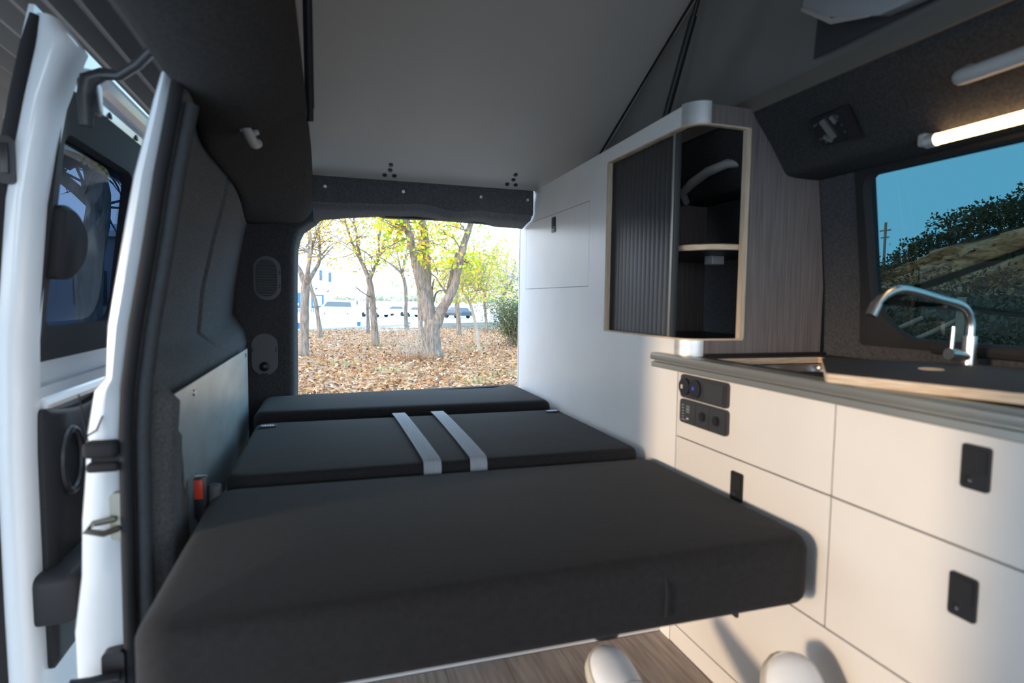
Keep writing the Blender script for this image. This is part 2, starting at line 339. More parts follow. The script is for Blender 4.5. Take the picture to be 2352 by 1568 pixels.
# pop-up roof board, hinged on the header
SL = 0.51; HY, HZ = 2.585, 1.452
def roof_z(y): return HZ + SL*(HY - y)
b = MB(); b.grid([-0.14, 0.2, 0.6, 1.165], [-0.10, 0.6, 1.3, 2.0, HY], lambda i, j: True, lambda u, v, w: (u, v + .45*w, roof_z(v) + .9*w), 0.03)
ceiling = struct(b.build('ceiling', roof_board), 'plain grey underside of the raised pop-up roof')
def dot_cluster(x, y):
    for dx, dy in ((0, -.075), (0, -.045), (-.02, -.015), (.02, -.015)):
        c = Vector((x+dx, y+dy, roof_z(y+dy))); m = MB(); disc(m, c + Vector((0, .4, .9))*0.002, (0, -SL, -1), 0.0095, 0.006, 12); disc(m, c + Vector((0, -SL, -1))*0.003, (0, -SL, -1), 0.005, 0.003, 10)
        m.build('rivet', black_pl, ceiling)
dot_cluster(0.254, 2.565); dot_cluster(0.792, 2.565)
# fixed roof lining, left of the roof aperture, over the side door
def lin(y):
    A = [(-0.285, 1.375), (-0.275, 1.350), (-0.25, 1.330), (-0.20, 1.320), (-0.14, 1.328), (-0.09, 1.358), (-0.062, 1.405), (-0.05, 1.45), (-0.052, 1.485), (-0.075, 1.50)]
    B = [(-0.30, 1.345), (-0.295, 1.325), (-0.275, 1.315), (-0.235, 1.335), (-0.18, 1.365), (-0.12, 1.400), (-0.075, 1.432), (-0.052, 1.455), (-0.052, 1.485), (-0.075, 1.50)]
    C = [(-0.34, 1.270), (-0.33, 1.262), (-0.30, 1.258), (-0.25, 1.260), (-0.20, 1.263), (-0.14, 1.268), (-0.10, 1.278), (-0.056, 1.33), (-0.052, 1.43), (-0.052, 1.455)]
    def mixp(P, Q, t): t = max(0, min(1, t)); t = t*t*(3-2*t); return [(a[0]+(b[0]-a[0])*t, a[1]+(b[1]-a[1])*t) for a, b in zip(P, Q)]
    if y < 1.70: return mixp(A, B, (y-1.38)/0.32)
    return mixp(B, C, (y-2.15)/0.58)
secs = [[(p[0], y, p[1]) for p in lin(y)] for y in [-0.9, 0, .5, .9, 1.1, 1.25, 1.38, 1.42, 1.46, 1.5, 1.54, 1.58, 1.62, 1.66, 1.7, 1.85, 2.0, 2.15, 2.3, 2.4, 2.5, 2.58, 2.65, 2.735]]
def subdiv(secs):
    out = []
    for r in secs:
        q = []
        n = len(r)
        for i in range(n-1):
            p0, p1, p2, p3 = (Vector(r[max(i-1, 0)]), Vector(r[i]), Vector(r[i+1]), Vector(r[min(i+2, n-1)]))
            for t in (0, .33, .67):
                q.append(0.5*((2*p1) + (p2-p0)*t + (2*p0-5*p1+4*p2-p3)*t*t + (3*p1-p0-3*p2+p3)*t**3))
        q.append(Vector(r[-1])); out.append(q)
    return out
lining_left = struct(MB().loft(subdiv(secs), False).build('trim_2', lining_shaded, smooth=True, angle=70), 'dark carpeted roof lining over the side door')
# roof lining, right, above the side window and the kitchen
prof = [(1.12, 1.50), (1.104, 1.497), (1.100, 1.475), (1.103, 1.458), (1.112, 1.443), (1.16, 1.385), (1.203, 1.325), (1.215, 1.310), (1.232, 1.303), (1.28, 1.300), (1.325, 1.300), (1.337, 1.302)]
secs = [[(p[0], y, p[1]) for p in prof] for y in (-0.9, 0.2, 0.8, 1.3, 1.8, 2.3, 2.62)]
lining_right = struct(MB().loft(subdiv(secs), False).build('trim_3', lining_shaded, smooth=True, angle=70), 'dark carpeted roof lining above the kitchen window')
ap = MB().grid([-0.05, 0.6, 1.3, 1.9, 2.55], [1.462, 1.502], lambda i, j: True, lambda u, v, w: (1.099 - w, u, v), 0.006)
struct(ap.build('trim_4', beige_trim), 'beige trim strip under the canvas along the roof opening')
# front piece of the fixed roof over the cab, behind the camera
struct(MB().box(-0.28, 1.34, -0.95, -0.05, 1.44, 1.50, 0.01).build('trim_5', lining_shaded), 'dark roof lining over the cab')
# right wall with the kitchen window opening
WP = [(0.0, 1.385), (0.80, 1.385), (0.865, 1.383), (1.0, 1.375), (1.15, 1.355), (1.288, 1.336), (1.36, 1.328), (1.50, 1.32)]
def wx(z): return lerp_table(WP, z)
ysr = [-0.95, 0.10, 0.6, 1.215, 1.8, 2.76]; zsr = [0, .8, .858, .93, 1.0, 1.08, 1.15, 1.22, 1.292, 1.36, 1.5]
wall_right = struct(MB().grid(ysr, zsr, lambda i, j: not (1 <= i <= 2 and 2 <= j <= 7), lambda u, v, w: (wx(v) + w, u, v), 0.05).build('wall_right', carpet_shaded, smooth=True, angle=50), 'dark carpeted wall around the kitchen window')
# window_1: rounded frame and tinted pane
def poly_round(pts, radii, n=6):
    out = []
    N = len(pts)
    for i in range(N):
        p0, p1, p2 = Vector(pts[i-1]), Vector(pts[i]), Vector(pts[(i+1) % N]); r = radii[i]
        a = (p0-p1).normalized(); c = (p2-p1).normalized()
        for k in range(n+1):
            t = k/n; q0 = p1 + a*r*(1-t); q1 = p1 + c*r*t; out.append((q0*(1-t) + q1*t))
    return out
inner = poly_round([(1.205, 1.289), (1.198, 0.98), (1.175, 0.925), (1.10, 0.868), (0.13, 0.862), (0.12, 1.289)], [.05, .03, .05, .04, .05, .05])
cy, cz = 0.66, 1.075
def out_to(p, y0, y1, z0, z1):
    d = Vector((p[0]-cy, p[1]-cz)); t = min(((y1-cy)/d.x if d.x > 1e-6 else (y0-cy)/d.x if d.x < -1e-6 else 9e9), ((z1-cz)/d.y if d.y > 1e-6 else (z0-cz)/d.y if d.y < -1e-6 else 9e9))
    return (cy + d.x*t, cz + d.y*t)
outer = [out_to(p, 0.085, 1.232, 0.842, 1.303) for p in inner]
lip = [((p[0]*.9+q[0]*.1), (p[1]*.9+q[1]*.1)) for p, q in zip(inner, outer)]
window = struct(thing('window_1', None, None, (1.36, 0.66, 0.86)), 'tinted side window behind the tap with black surround')
def pt(p, dx): return (wx(min(max(p[1], 0), 1.5)) + dx, p[0], p[1])
b = MB().loft([[pt(p, 0.02) for p in inner], [pt(p, 0.0) for p in inner], [pt(p, -.006) for p in lip], [pt(p, -.004) for p in outer]], True, False)
b.build('window_frame', rubber, window, smooth=True, angle=50)
b = MB(); b.loft([[pt(p, 0.024) for p in inner], [pt(p, 0.020) for p in inner]], True, True); b.build('pane', tint_glass, window)
b = MB(); b.tube([pt((1.02 - .08*k, .850), -.012) for k in range(11)], .014, 8); b.build('sill_rail', rubber, window, smooth=True)
b = MB(); ys = [1.20 - i*0.0 for i in range(1)]
# cab shell behind the camera
struct(MB().box(-0.42, 1.40, -1.0, -0.95, 0.0, 0.72, 0.01).build('wall_front', grey_pl), 'dashboard side of the cab')
struct(MB().box(-0.44, -0.30, 0.02, 0.262, 0.0, 1.40, 0.03).build('trim_6', carpet, smooth=True), 'front pillar of the side door opening')
struct(MB().box(-0.44, -0.38, -0.95, -0.02, 0.0, 0.72, 0.02).build('door_2', grey_pl, smooth=True), 'lower part of the cab door')
# ------------------------------------------------------------------ white door jamb with seal (C pillar)
JL = [(-.285, 1.352), (-.299, 1.30), (-.333, 1.166), (-.360, 1.02), (-.382, .894), (-.388, .80), (-.406, .777), (-.42, .698), (-.424, .645), (-.424, .635), (-.433, .539), (-.437, .434), (-.451, .329), (-.45, .24), (-.45, .0)]
JR = [(-.262, 1.357), (-.272, 1.30), (-.298, 1.166), (-.322, 1.02), (-.345, .894), (-.358, .80), (-.361, .777), (-.366, .698), (-.367, .645), (-.367, .635), (-.368, .539), (-.369, .434), (-.37, .329), (-.37, .24), (-.37, .0)]
secs = []
for (xl, zl), (xr, zr) in zip(JL, JR):
    secs.append([(xr+.01, 1.235, zr), (xr, 1.222, zr), (xl+(xr-xl)*.55, 1.213, (zl+zr)/2), (xl+.018, 1.216, zl), (xl+.006, 1.222, zl), (xl, 1.235, zl), (xl-.03, 1.40, zl), (xl-.04, 2.0, zl), (xl-.035, 2.95, zl)])
jamb = thing('door_jamb', 'glossy white painted door jamb with black seal beside the bed', 'door jamb', (-0.40, 1.23, 0.0))
MB().loft(secs, False).build('painted_pillar', white_paint, jamb, smooth=True, angle=35)
b = MB(); b.tube([(r[0]+.014, 1.212, r[1]+.004) for r in JR], .0115, 10); b.build('door_seal', rubber, jamb, smooth=True)
b = MB(); b.tube([(r[0]+.038, 1.228, r[1]) for r in JR[1:]], .0125, 10); b.build('carpet_roll', carpet_edge, jamb, smooth=True)
b = MB().box(-.416, -.36, 1.190, 1.225, .660, .690, .010, 3); b.box(-.412, -.36, 1.194, 1.225, .634, .652, .007, 3); b.box(-.405, -.36, 1.204, 1.225, .640, .67); b.build('buffer_block', rubber, jamb, smooth=True)
b = MB(); b.prism(rrect(-.380, -.358, .505, .592, .008), 'y', 1.207, 1.222); b.tube([(-.372, 1.205, .545), (-.40, 1.19, .545), (-.412, 1.185, .535), (-.385, 1.19, .525), (-.368, 1.205, .527)], .006, 8); b.build('striker', mat('striker_metal', (0.30, 0.285, 0.24), .4, metal=1.0), jamb, smooth=True)
b = MB(); b.prism(rrect(-.398, -.362, .225, .300, .008), 'y', 1.195, 1.22); b.tube([(-.37, 1.185, .255), (-.41, 1.17, .262), (-.438, 1.165, .27)], [.014, .012, .008], 10); b.build('lower_latch', black_pl, jamb, smooth=True)
b = MB(); b.tube([(-.42, 1.205, .775), (-.41, 1.205, .70), (-.405, 1.205, .665)], .0012, 6); b.tube([(-.385, 1.206, .735), (-.395, 1.206, .71), (-.41, 1.206, .70)], .0016, 6); b.build('panel_gap', rubber, jamb)
# ================================================================== sliding side door, slid back outside
DX = [(-0.1, -.665), (.3, -.668), (.6, -.668), (.85, -.66), (1.144, -.632), (1.30, -.604), (1.42, -.578), (1.53, -.553), (1.60, -.535)]
def dxo(z): return lerp_table(DX, z)
door = struct(thing('door_1', None, None, (-0.62, 1.45, -0.05)), 'white sliding door standing open outside the van')
secs = []
for z in (-.1, .1, .3, .5, .6, .7, .85, 1.0, 1.144, 1.25, 1.35, 1.42, 1.47, 1.50, 1.515):
    xo = dxo(z); w = .057 if z < 1.36 else .057 + (z-1.36)*.16
    if z > 1.47: w -= .045*(z-1.47)/.045
    xi = xo + w; y0 = 1.45
    secs.append([(xo, 1.60, z), (xo, y0+.02, z), (xo+.12*w, y0+.003, z), (xo+.3*w, y0, z), (xo+.6*w, y0, z), (xo+.82*w, y0+.008, z), (xo+.95*w, y0+.024, z), (xi, y0+.05, z), (xi, y0+.085, z), (xo+.5*w, y0+.085, z), (xo+.5*w, 1.60, z)])
MB().loft(secs).build('front_post', white_paint, door, smooth=True, angle=50)
b = MB(); b.tube([(dxo(z)+.002, 1.452, z) for z in (-.1, .3, .6, .85, 1.0, 1.144, 1.25, 1.35, 1.45, 1.51)], [.013]*9+[.009], 10); b.build('edge_seal', rubber, door, smooth=True)
b = MB().grid([1.452, 1.9, 2.66], [-.1, .3, .6, .85, 1.0, 1.144, 1.3, 1.42, 1.53], lambda i, j: not (i <= 1 and 3 <= j <= 5), lambda u, v, w: (dxo(v)-.012+w, u, v), .01)
b.build('outer_skin', white_paint, door, smooth=True)
# inner skin: window opening y 1.535..2.15, z .84..1.40
b = MB().grid([1.53, 1.60, 2.14, 2.66], [-.1, .3, .6, .72, .80, .835, 1.10, 1.36, 1.41, 1.50], lambda i, j: not (i <= 1 and 5 <= j <= 6), lambda u, v, w: (dxo(v)+.044-w, u, v), .012)
b.build('inner_skin', white_paint, door, smooth=True)
b = MB(); b.loft([[(dxo(z)+.056, y, z) for y in (1.53, 1.9, 2.64)] for z in (.71, .745)] , False); b.tube([(dxo(.705)+.054, 1.54+.1*k, .705) for k in range(11)], .016, 8); b.build('waist_rib', white_paint, door, smooth=True)
b = MB(); b.tube([(dxo(1.455)+.057, 1.66 + .1*k, 1.455) for k in range(10)], .024, 8); b.build('top_rail', white_paint, door, smooth=True)
for y in (1.80, 2.02):
    m = MB(); disc(m, (dxo(1.42)+.042, y, 1.415), (1, 0, .2), .010, .004, 12); m.build('drain_hole', black_pl, door)
b = MB(); ip = poly_round([(1.59, 1.315), (1.59, .875), (2.09, .875), (2.09, 1.315)], [.03, .03, .10, .08]); op = poly_round([(1.525, 1.40), (1.525, .80), (2.16, .80), (2.16, 1.40)], [.02, .02, .05, .05])
def dp(p, d): return (dxo(p[1]) + d, p[0], p[1])
b.loft([[dp(p, .012) for p in ip], [dp(p, .044) for p in ip], [dp(p, .052) for p in op], [dp(p, .038) for p in op]], True, False); b.build('window_surround', rubber, door, smooth=True, angle=50)
b = MB(); b.loft([[dp(p, .008) for p in ip], [dp(p, .013) for p in ip]], True, True); b.build('pane', door_glass, door)
# latch pod, inner trim with grab recess and arm rest
pod = poly_round([(1.55, 1.150), (1.55, .985), (1.63, .985), (1.70, 1.03), (1.70, 1.10), (1.62, 1.150)], [.02, .02, .03, .03, .03, .04])
b = MB(); b.loft([[dp(p, .03) for p in pod], [dp(p, .072) for p in pod], [((dxo(p[1])+.080), 1.63+(p[0]-1.63)*.9, 1.065+(p[1]-1.065)*.9) for p in pod]], True, True); b.build('latch_pod', rubber, door, smooth=True, angle=45)
b = MB(); b.prism([(p[0], p[1]) for p in rrect(-.624, -.597, 1.17, 1.265, .010)], 'y', 1.438, 1.452); b.box(-.617, -.604, 1.434, 1.440, 1.19, 1.25, .002); b.build('door_catch', black_pl, door, smooth=True)
tp = poly_round([(1.52, .70), (1.52, .10), (2.55, .10), (2.55, .74), (1.72, .665)], [.02, .02, .05, .05, .1])
b = MB(); b.loft([[dp(p, .03) for p in tp], [dp(p, .066) for p in tp], [(dxo(p[1])+.074, 2.0+(p[0]-2.0)*.97, .4+(p[1]-.4)*.96) for p in tp]], True, True); trimp = b.build('trim_panel', latch_m, door, smooth=True, angle=45)
b = MB(); b.tube([(dxo(.5)+.078, 1.64 + .055*math.cos(t), .555 + .075*math.sin(t)) for t in [2*PI*k/20 for k in range(21)]], .009, 8); b.build('grab_ring', black_pl, door, smooth=True)
b = MB().box(-.63, -.535, 1.475, 1.70, .235, .325, .02, 3); b.move(lambda p: Vector((p.x, p.y, p.z + (.012 if p.z > .28 else (.035 - .05*(1.70-p.y)/.225))))); b.build('arm_rest', latch_m, door, smooth=True)
# upper roller arm reaching to the roof rail
b = MB(); b.tube([(-.475, 1.455, 1.30), (-.474, 1.455, 1.36), (-.468, 1.455, 1.395), (-.44, 1.45, 1.408), (-.40, 1.42, 1.40), (-.355, 1.38, 1.415), (-.32, 1.33, 1.425), (-.285, 1.29, 1.418)], [.013, .017, .018, .013, .010, .010, .010, .008], 10)
b.box(-.49, -.455, 1.45, 1.50, 1.33, 1.40, .008); b.build('roller_arm', black_pl, door, smooth=True, angle=50)
# ribbed awning stretched over the open door
aw = thing('side_awning', 'grey brown ribbed awning stretched out over the open side door', 'awning', (-0.5, 1.4, 1.55))
ring0, ring1 = [], []
n = 90
for k in range(n+1):
    x = -0.40 - 3.0*k/n; z = 1.60 - 0.18*k/n + 0.012*math.cos(k*PI*1.0)
    ring0.append((x, -3.2, z)); ring1.append((x, 3.35, z))
MB().loft([ring0, ring1], False).build('ribbed_sheet', awning_m, aw)
b = MB().box(-.46, -.40, -3.2, 3.3, 1.615, 1.70, .015); b.build('cassette', grey_pl, aw, smooth=True)
for y in (-3.15, 3.30):
    m = MB(); m.tube([(-3.38, y, 1.42), (-3.38, y, -.55)], .018, 10); m.build('support_leg', light_pl, aw)
# ================================================================== pop-top canvas, struts
cv = thing('pop_top_canvas', 'grey canvas side of the pop-up roof tent', 'canvas', (1.12, 1.2, 1.5))
def canvas_side(xc, sgn):
    rows = []
    for j in range(40):
        y = -0.05 + 2.58*j/39; ztop = roof_z(y) + .012; zb = 1.485; col = []
        for i in range(15):
            t = i/14; z = zb + (ztop-zb)*t
            w = 0.020*math.sin(y*7 + z*13) * math.sin(t*PI) + 0.022*math.sin((y*1.1+z)*19)*math.sin(t*PI)**.7 + .012*math.sin((y*.9+z)*43)*math.sin(t*PI) + .006*math.sin(y*33)*(1-t)
            col.append((xc + sgn*(0.02*math.sin(t*PI)) + w*.45, y, z))
        rows.append(col)
    return MB().loft(rows, False)
canvas_side(1.128, 1).build('canvas_wall', canvas, cv, smooth=True, angle=80)
canvas_side(-0.105, -1).build('canvas_wall', canvas, cv, smooth=True, angle=80)
MB().loft([[(-.11, -.06, 1.48), (-.11, -.06, 2.80)], [(.5, -.09, 1.48), (.5, -.09, 2.80)], [(1.13, -.06, 1.48), (1.13, -.06, 2.80)]], False).build('canvas_front', canvas, cv)
b = MB(); b.tube([(1.118, 1.93+.01*k, 1.50 + 0.004*k) for k in range(3)], .004, 6); b.tube([(1.116, .0+.2*k, roof_z(.2*k)-.006) for k in range(13)], .004, 8); b.build('edge_shadow_line', rubber, cv, smooth=True)  # thin dark tubes standing in for the shadow between roof board and canvas
# gathered hem where the canvas meets the hinge
b = MB(); b.loft([[(1.113 + .006*math.sin(k*2.4), 2.36 - .03*k, 1.49), (1.108 + .008*math.sin(k*2.4+1), 2.36 - .03*k, 1.53 + .012*k*.6)] for k in range(10)], False); b.build('gathered_hem', canvas, cv, smooth=True)
# mesh window and its rolled flap
b = MB().grid([.35, .75, 1.155], [1.53, 1.60, 1.66, 1.9], lambda i, j: True, lambda u, v, w: (1.108-w, u - (v-1.53)*.08, v), .003); b.build('mesh_window', mesh_m, cv)
rows = []
for k in range(20):
    y = 1.15 - .8*k/19; sag = .035*math.sin(min(1, k/7)*PI)
    base = 1.628 - .10*min(1, k/5)**.8 + .03*max(0, (k-6)/13)
    rows.append([(1.100, y, base+.10), (1.075-.4*sag, y, base+.06), (1.062 - .5*sag, y, base+.02), (1.066 - .3*sag, y, base), (1.085, y, base-.006 + .3*sag), (1.104, y, base+.012)])
MB().loft(rows, False).build('rolled_flap', flap_m, cv, smooth=True, angle=60)
rows = [[(1.061, 1.152, 1.640), (1.059, 1.152, 1.632)], [(1.058, 1.06, 1.575), (1.056, 1.06, 1.562)], [(1.056, .96, 1.545), (1.054, .96, 1.533)], [(1.058, .8, 1.556), (1.056, .8, 1.545)]]
MB().loft(rows, False).build('flap_binding', stitch_m, cv)
def strut(x, label):
    t = thing('gas_strut', label, 'gas strut', (x, 1.80, 1.49), 'gas struts of the pop-up roof')
    a = Vector((x, 1.80, 1.50)); e = Vector((x, 1.545, 1.975)); d = (e-a)
    b = MB(); b.tube([a, a+d*.70], .0115, 12); b.build('cylinder', black_pl, t, smooth=True)
    b = MB(); b.tube([a+d*.68, e], .0075, 10); b.build('rod', black_pl, t, smooth=True)
    b = MB(); b.tube([a-d*.03, a+d*.01], .010, 10); b.build('end_fitting', grey_pl, t, smooth=True)
strut(1.085, 'black gas strut rising behind the corner cabinet')
t = thing('gas_strut', 'black gas strut at the left edge of the roof board', 'gas strut', (-0.03, 1.8, 1.49), 'gas struts of the pop-up roof')
a = Vector((-0.043, 1.80, 1.47)); e = Vector((-0.043, 1.525, 1.985)); d = e-a
b = MB(); b.tube([a+d*.03, a+d*.85], .0125, 12); b.build('cylinder', black_pl, t, smooth=True)
b = MB(); b.tube([a+d*.8, e], .008, 10); b.build('rod', black_pl, t, smooth=True)
b = MB(); b.tube([a-d*.03, a+d*.035], .0105, 10); b.build('end_fitting', black_pl, t, smooth=True)
# ================================================================== tall corner cabinet
FX = 0.913; FY = 1.35; RC = 0.055
tall = thing('tall_cabinet', 'tall pale cabinet with open roller shutter in its dark wood corner', 'cabinet', (1.13, 2.05, 0.0))
ysp = [1.384, 1.405, 1.84, 1.974, 2.686, 2.785]; zsp = [0, .80, .852, 1.005, 1.316, 1.42, 1.475]
def keep(i, j):
    if i == 0: return j == 0
    if i == 1: return j <= 1 or j == 5
    if i == 3: return j != 3
    return True
MB().grid(ysp, zsp, keep, lambda u, v, w: (FX + w, u, v - (.02*(u-1.4) if v > 1.46 else 0)), .016).build('side_panel', panel_m, tall)
hatch = MB(); hp = rrect(1.976, 2.684, 1.007, 1.314, .006, 3); hatch.prism(hp, 'x', FX, FX+.014); hatch = hatch.build('hatch_door', panel_m, tall)
b = MB().box(FX+.012, FX+.02, 1.96, 2.70, .99, 1.33); b.build('hatch_backing', black_pl, tall)
def latch(parent, y, z, hy=.021, hz=.033):
    b = MB(); b.slot(0).prism(rrect(y-hy, y+hy, z-hz, z+hz, .005, 4), 'x', FX-.004, FX+.004)
    b.slot(1).prism(rrect(y-hy*.78, y+hy*.78, z-hz*.25, z+hz*.84, .003, 3), 'x', FX-.0055, FX)
    b.slot(2).box(FX-.0048, FX, y+hy*.15, y+hy*.72, z-hz*.78, z-hz*.36, .001)
    b.slot(3).tube([(FX-.003, y+hy*.25, z-hz*.62), (FX-.0062, y+hy*.25, z-hz*.62)], .0026, 8)
    return tag(b.build('latch', [black_pl, latch_m, rubber, screw_m], parent, smooth=True, angle=30), 'black push latch')
latch(hatch, 2.328, 1.270, .019, .032)
b = MB().box(FX-.003, FX+.02, 2.785, 2.792, .0, 1.46, .001); b.build('edge_profile', alu, tall)
# rounded aluminium corner pieces
def corner(z0, z1, name):
    o = [(FX + RC + RC*math.cos(t), FY + RC + RC*math.sin(t)) for t in [PI + (PI/2)*k/12 for k in range(13)]]
    i = [(FX + RC + (RC-.014)*math.cos(t), FY + RC + (RC-.014)*math.sin(t)) for t in [PI + (PI/2)*k/12 for k in range(12, -1, -1)]]
    return MB().prism(o + i, 'z', z0, z1).build(name, alu, tall, smooth=True, angle=35)
corner(1.420, 1.480, 'corner_profile'); corner(.800, .852, 'corner_profile')
b = MB().grid([FX+RC, 1.095, 1.30, 1.365], [.80, .852, 1.0, 1.2, 1.30, 1.42, 1.472], lambda i, j: not (i == 0 and 1 <= j <= 4), lambda u, v, w: (min(u, wx(v)-.004), FY + w, v), .014)
b.build('front_panel', dark_wood, tall)
# plywood edging around the opening
b = MB().box(FX, FX+.016, 1.832, 1.841, .852, 1.42); b.build('edge_band', ply_v, tall)
b = MB().box(1.083, 1.0965, FY-.0008, FY+.016, .852, 1.42); b.build('edge_band', ply_v, tall)
for z0, z1 in ((.8485, .8535), (1.4185, 1.4225)):
    o = [(FX-.0006, 1.838), (FX-.0006, FY+RC)] + [(FX + RC + (RC+.0006)*math.cos(t), FY + RC + (RC+.0006)*math.sin(t)) for t in [PI + (PI/2)*k/10 for k in range(11)]] + [(1.094, FY-.0006)]
    i = [(p[0]+.016 if k < 2 else p[0], p[1]) for k, p in enumerate(o)]
    i = [(FX+.016, 1.838), (FX+.016, FY+RC)] + [(FX + RC + (RC-.014)*math.cos(t), FY + RC + (RC-.014)*math.sin(t)) for t in [PI + (PI/2)*k/10 for k in range(11)]] + [(1.094, FY+.015)]
    MB().prism(o + i[::-1], 'z', z0, z1).build('edge_band', ply, tall, smooth=True, angle=30)
# roller shutter: slats and end stile
prof = [(-.0025, -.01275), (-.0040, -.0112), (-.0046, -.006), (-.0048, 0), (-.0046, .006), (-.0040, .0112), (-.0025, .01275), (.004, .01275), (.004, -.01275)]
ztr0, ztr1 = .853, 1.419
shut = tag(MB().box(FX+.030, FX+.034, 1.47, 1.83, ztr0, ztr1).build('shutter_backing', rubber, tall))
for k in range(14):
    y = 1.822 - .0255*k
    m = MB(); m.prism([(FX+.026+p[0], y+p[1]) for p in prof], 'z', ztr0, ztr1); m.build('slat', shutter_m, tall, smooth=True, angle=35)
b = MB().box(FX+.014, FX+.032, 1.446, 1.466, ztr0, ztr1, .003); b.build('shutter_stile', grey_pl, tall, smooth=True)
b = MB().box(FX+.008, FX+.014, 1.449, 1.455, ztr0, ztr1, .002); b.build('pull_edge', alu_edge, tall, smooth=True)
b = MB(); b.box(1.02, 1.05, 1.80, 1.815, .853, 1.419); b.box(1.16, 1.175, 1.80, 1.815, .853, 1.419); b.build('guide_rail', alu_edge, tall)
# interior
b = MB().box(.932, 1.32, FY+.016, 2.76, .828, .846); b.build('cabinet_floor', black_pl, tall)
b = MB().box(.932, 1.33, 1.86, 1.872, .846, 1.42); b.build('partition', dark_wood, tall)
o = [(.955, 1.835), (.955, 1.50)] + [(.955+.13 + .13*math.cos(t), 1.37+.13 + .13*math.sin(t)) for t in [PI + (PI/2)*k/10 for k in range(11)]] + [(1.30, 1.37), (1.32, 1.835)]
b = MB().prism(o, 'z', 1.096, 1.097+.001); b.prism(o, 'z', 1.112, 1.1135); b.slot(1).prism(o, 'z', 1.0975, 1.112); b.build('shelf', [black_pl, ply], tall, smooth=True, angle=30)
for (x, y) in ((1.03, 1.72), (1.14, 1.55)):
    b = MB().box(x-.022, x+.022, y-.02, y+.02, 1.068, 1.095, .003); b.build('shelf_bracket', light_pl, tall)
gh = thing('grab_handle', 'grey van grab handle inside the corner cabinet', 'grab handle', (1.27, 1.70, 1.36))
b = MB(); b.tube([(1.20, 1.80, 1.30), (1.165, 1.77, 1.325), (1.155, 1.70, 1.345), (1.155, 1.62, 1.365), (1.16, 1.53, 1.372), (1.19, 1.50, 1.37)], [.012, .013, .016, .016, .014, .012], 10); b.build('grip', light_pl, gh, smooth=True)
# ================================================================== kitchen unit
kit = thing('kitchen_unit', 'cream kitchen drawer unit with black latches under the worktop', 'cabinet', (1.14, 0.85, 0.0))
MB().box(FX+.018, 1.38, .30, 1.384, .0, .768).build('carcass', mat('carcass_dark', (.06, .045, .04), .8), kit)
G = .0016
def front(name, y0, y1, z0, z1): return MB().box(FX, FX+.016, y0+G, y1-G, z0+G, z1-G, .0012, 1).build(name, front_m, kit)
f1 = front('control_front', .860, 1.382, .585, .770); f2 = front('drawer', .860, 1.382, .326, .585); f3 = front('bottom_drawer', .30, 1.382, .058, .326)
f4 = front('upper_door', .30, .860, .585, .770); f5 = front('lower_door', .30, .860, .326, .585)
front('plinth', .30, 1.382, .0, .058)
latch(f2, 1.124, .522, .0205, .034); latch(f3, 1.124, .250, .0225, .037); latch(f4, .604, .7125, .0205, .0335); latch(f5, .610, .513, .0205, .0335)
# two control plates
def plate(y0, y1, z0, z1, name):
    b = MB(); b.prism(rrect(y0, y1, z0, z1, .010, 5), 'x', FX-.008, FX); b.prism(rrect(y0+.004, y1-.004, z0+.004, z1-.004, .007, 5), 'x', FX-.010, FX-.008)
    return b.build(name, plate_m, kit, smooth=True, angle=30)
pl1 = plate(1.162, 1.356, .698, .760, 'socket_plate'); pl2 = plate(1.160, 1.356, .631, .694, 'switch_plate')
b = MB(); disc(b, (FX-.010, 1.330, .729), (-1, 0, 0), .023, .006, 24); b.build('socket_cap', black_pl, pl1, smooth=True, angle=30)
b = MB(); disc(b, (FX-.010, 1.285, .729), (-1, 0, 0), .024, .005, 24); b.build('usb_cap', black_pl, pl1, smooth=True, angle=30)
b = MB(); disc(b, (FX-.0151, 1.290, .729), (-1, 0, 0), .005, .0006, 12); b.build('indicator', blue_led, pl1)
b = MB().box(FX-.0168, FX-.0158, 1.334, 1.343, .723, .733); b.build('cap_mark', print_m, pl1)
b = MB(); b.prism(rrect(1.172, 1.248, .706, .752, .004, 3), 'x', FX-.0125, FX-.0100); b.build('blank_cover', plate_m, pl1)
b = MB().box(FX-.0132, FX-.0125, 1.174, 1.177, .708, .75); b.build('cover_edge', grey_pl, pl1)
for y in (1.253, 1.198):
    b = MB(); disc(b, (FX-.010, y, .662), (-1, 0, 0), .0125, .003, 20); disc(b, (FX-.013, y, .662), (-1, 0, 0), .009, .002, 16); b.build('push_button', black_pl, pl2, smooth=True, angle=30)
for y in (1.226, 1.282):
    b = MB().box(FX-.0104, FX-.0098, y-.0006, y+.0006, .635, .690); b.build('module_joint', black_pl, pl2)
# level display printed on the switch plate: bars and a small grid
b = MB()
for k in range(6): b.box(FX-.0106, FX-.0099, 1.334, 1.344 - .0008*k, .678-.0075*k, .6792-.0075*k)
b.build('scale_print', print_m, pl2)
b = MB()
for k in range(3):
    b.box(FX-.0106, FX-.0099, 1.310, 1.322, .679-.009*k, .6796-.009*k); b.box(FX-.0106, FX-.0099, 1.310+.0055*k, 1.3106+.0055*k, .661, .6796)
b.box(FX-.0106, FX-.0099, 1.312, 1.321, .643, .647); b.box(FX-.0106, FX-.0099, 1.322, 1.345, .640, .6408); b.build('gauge_print', print_m, pl2)
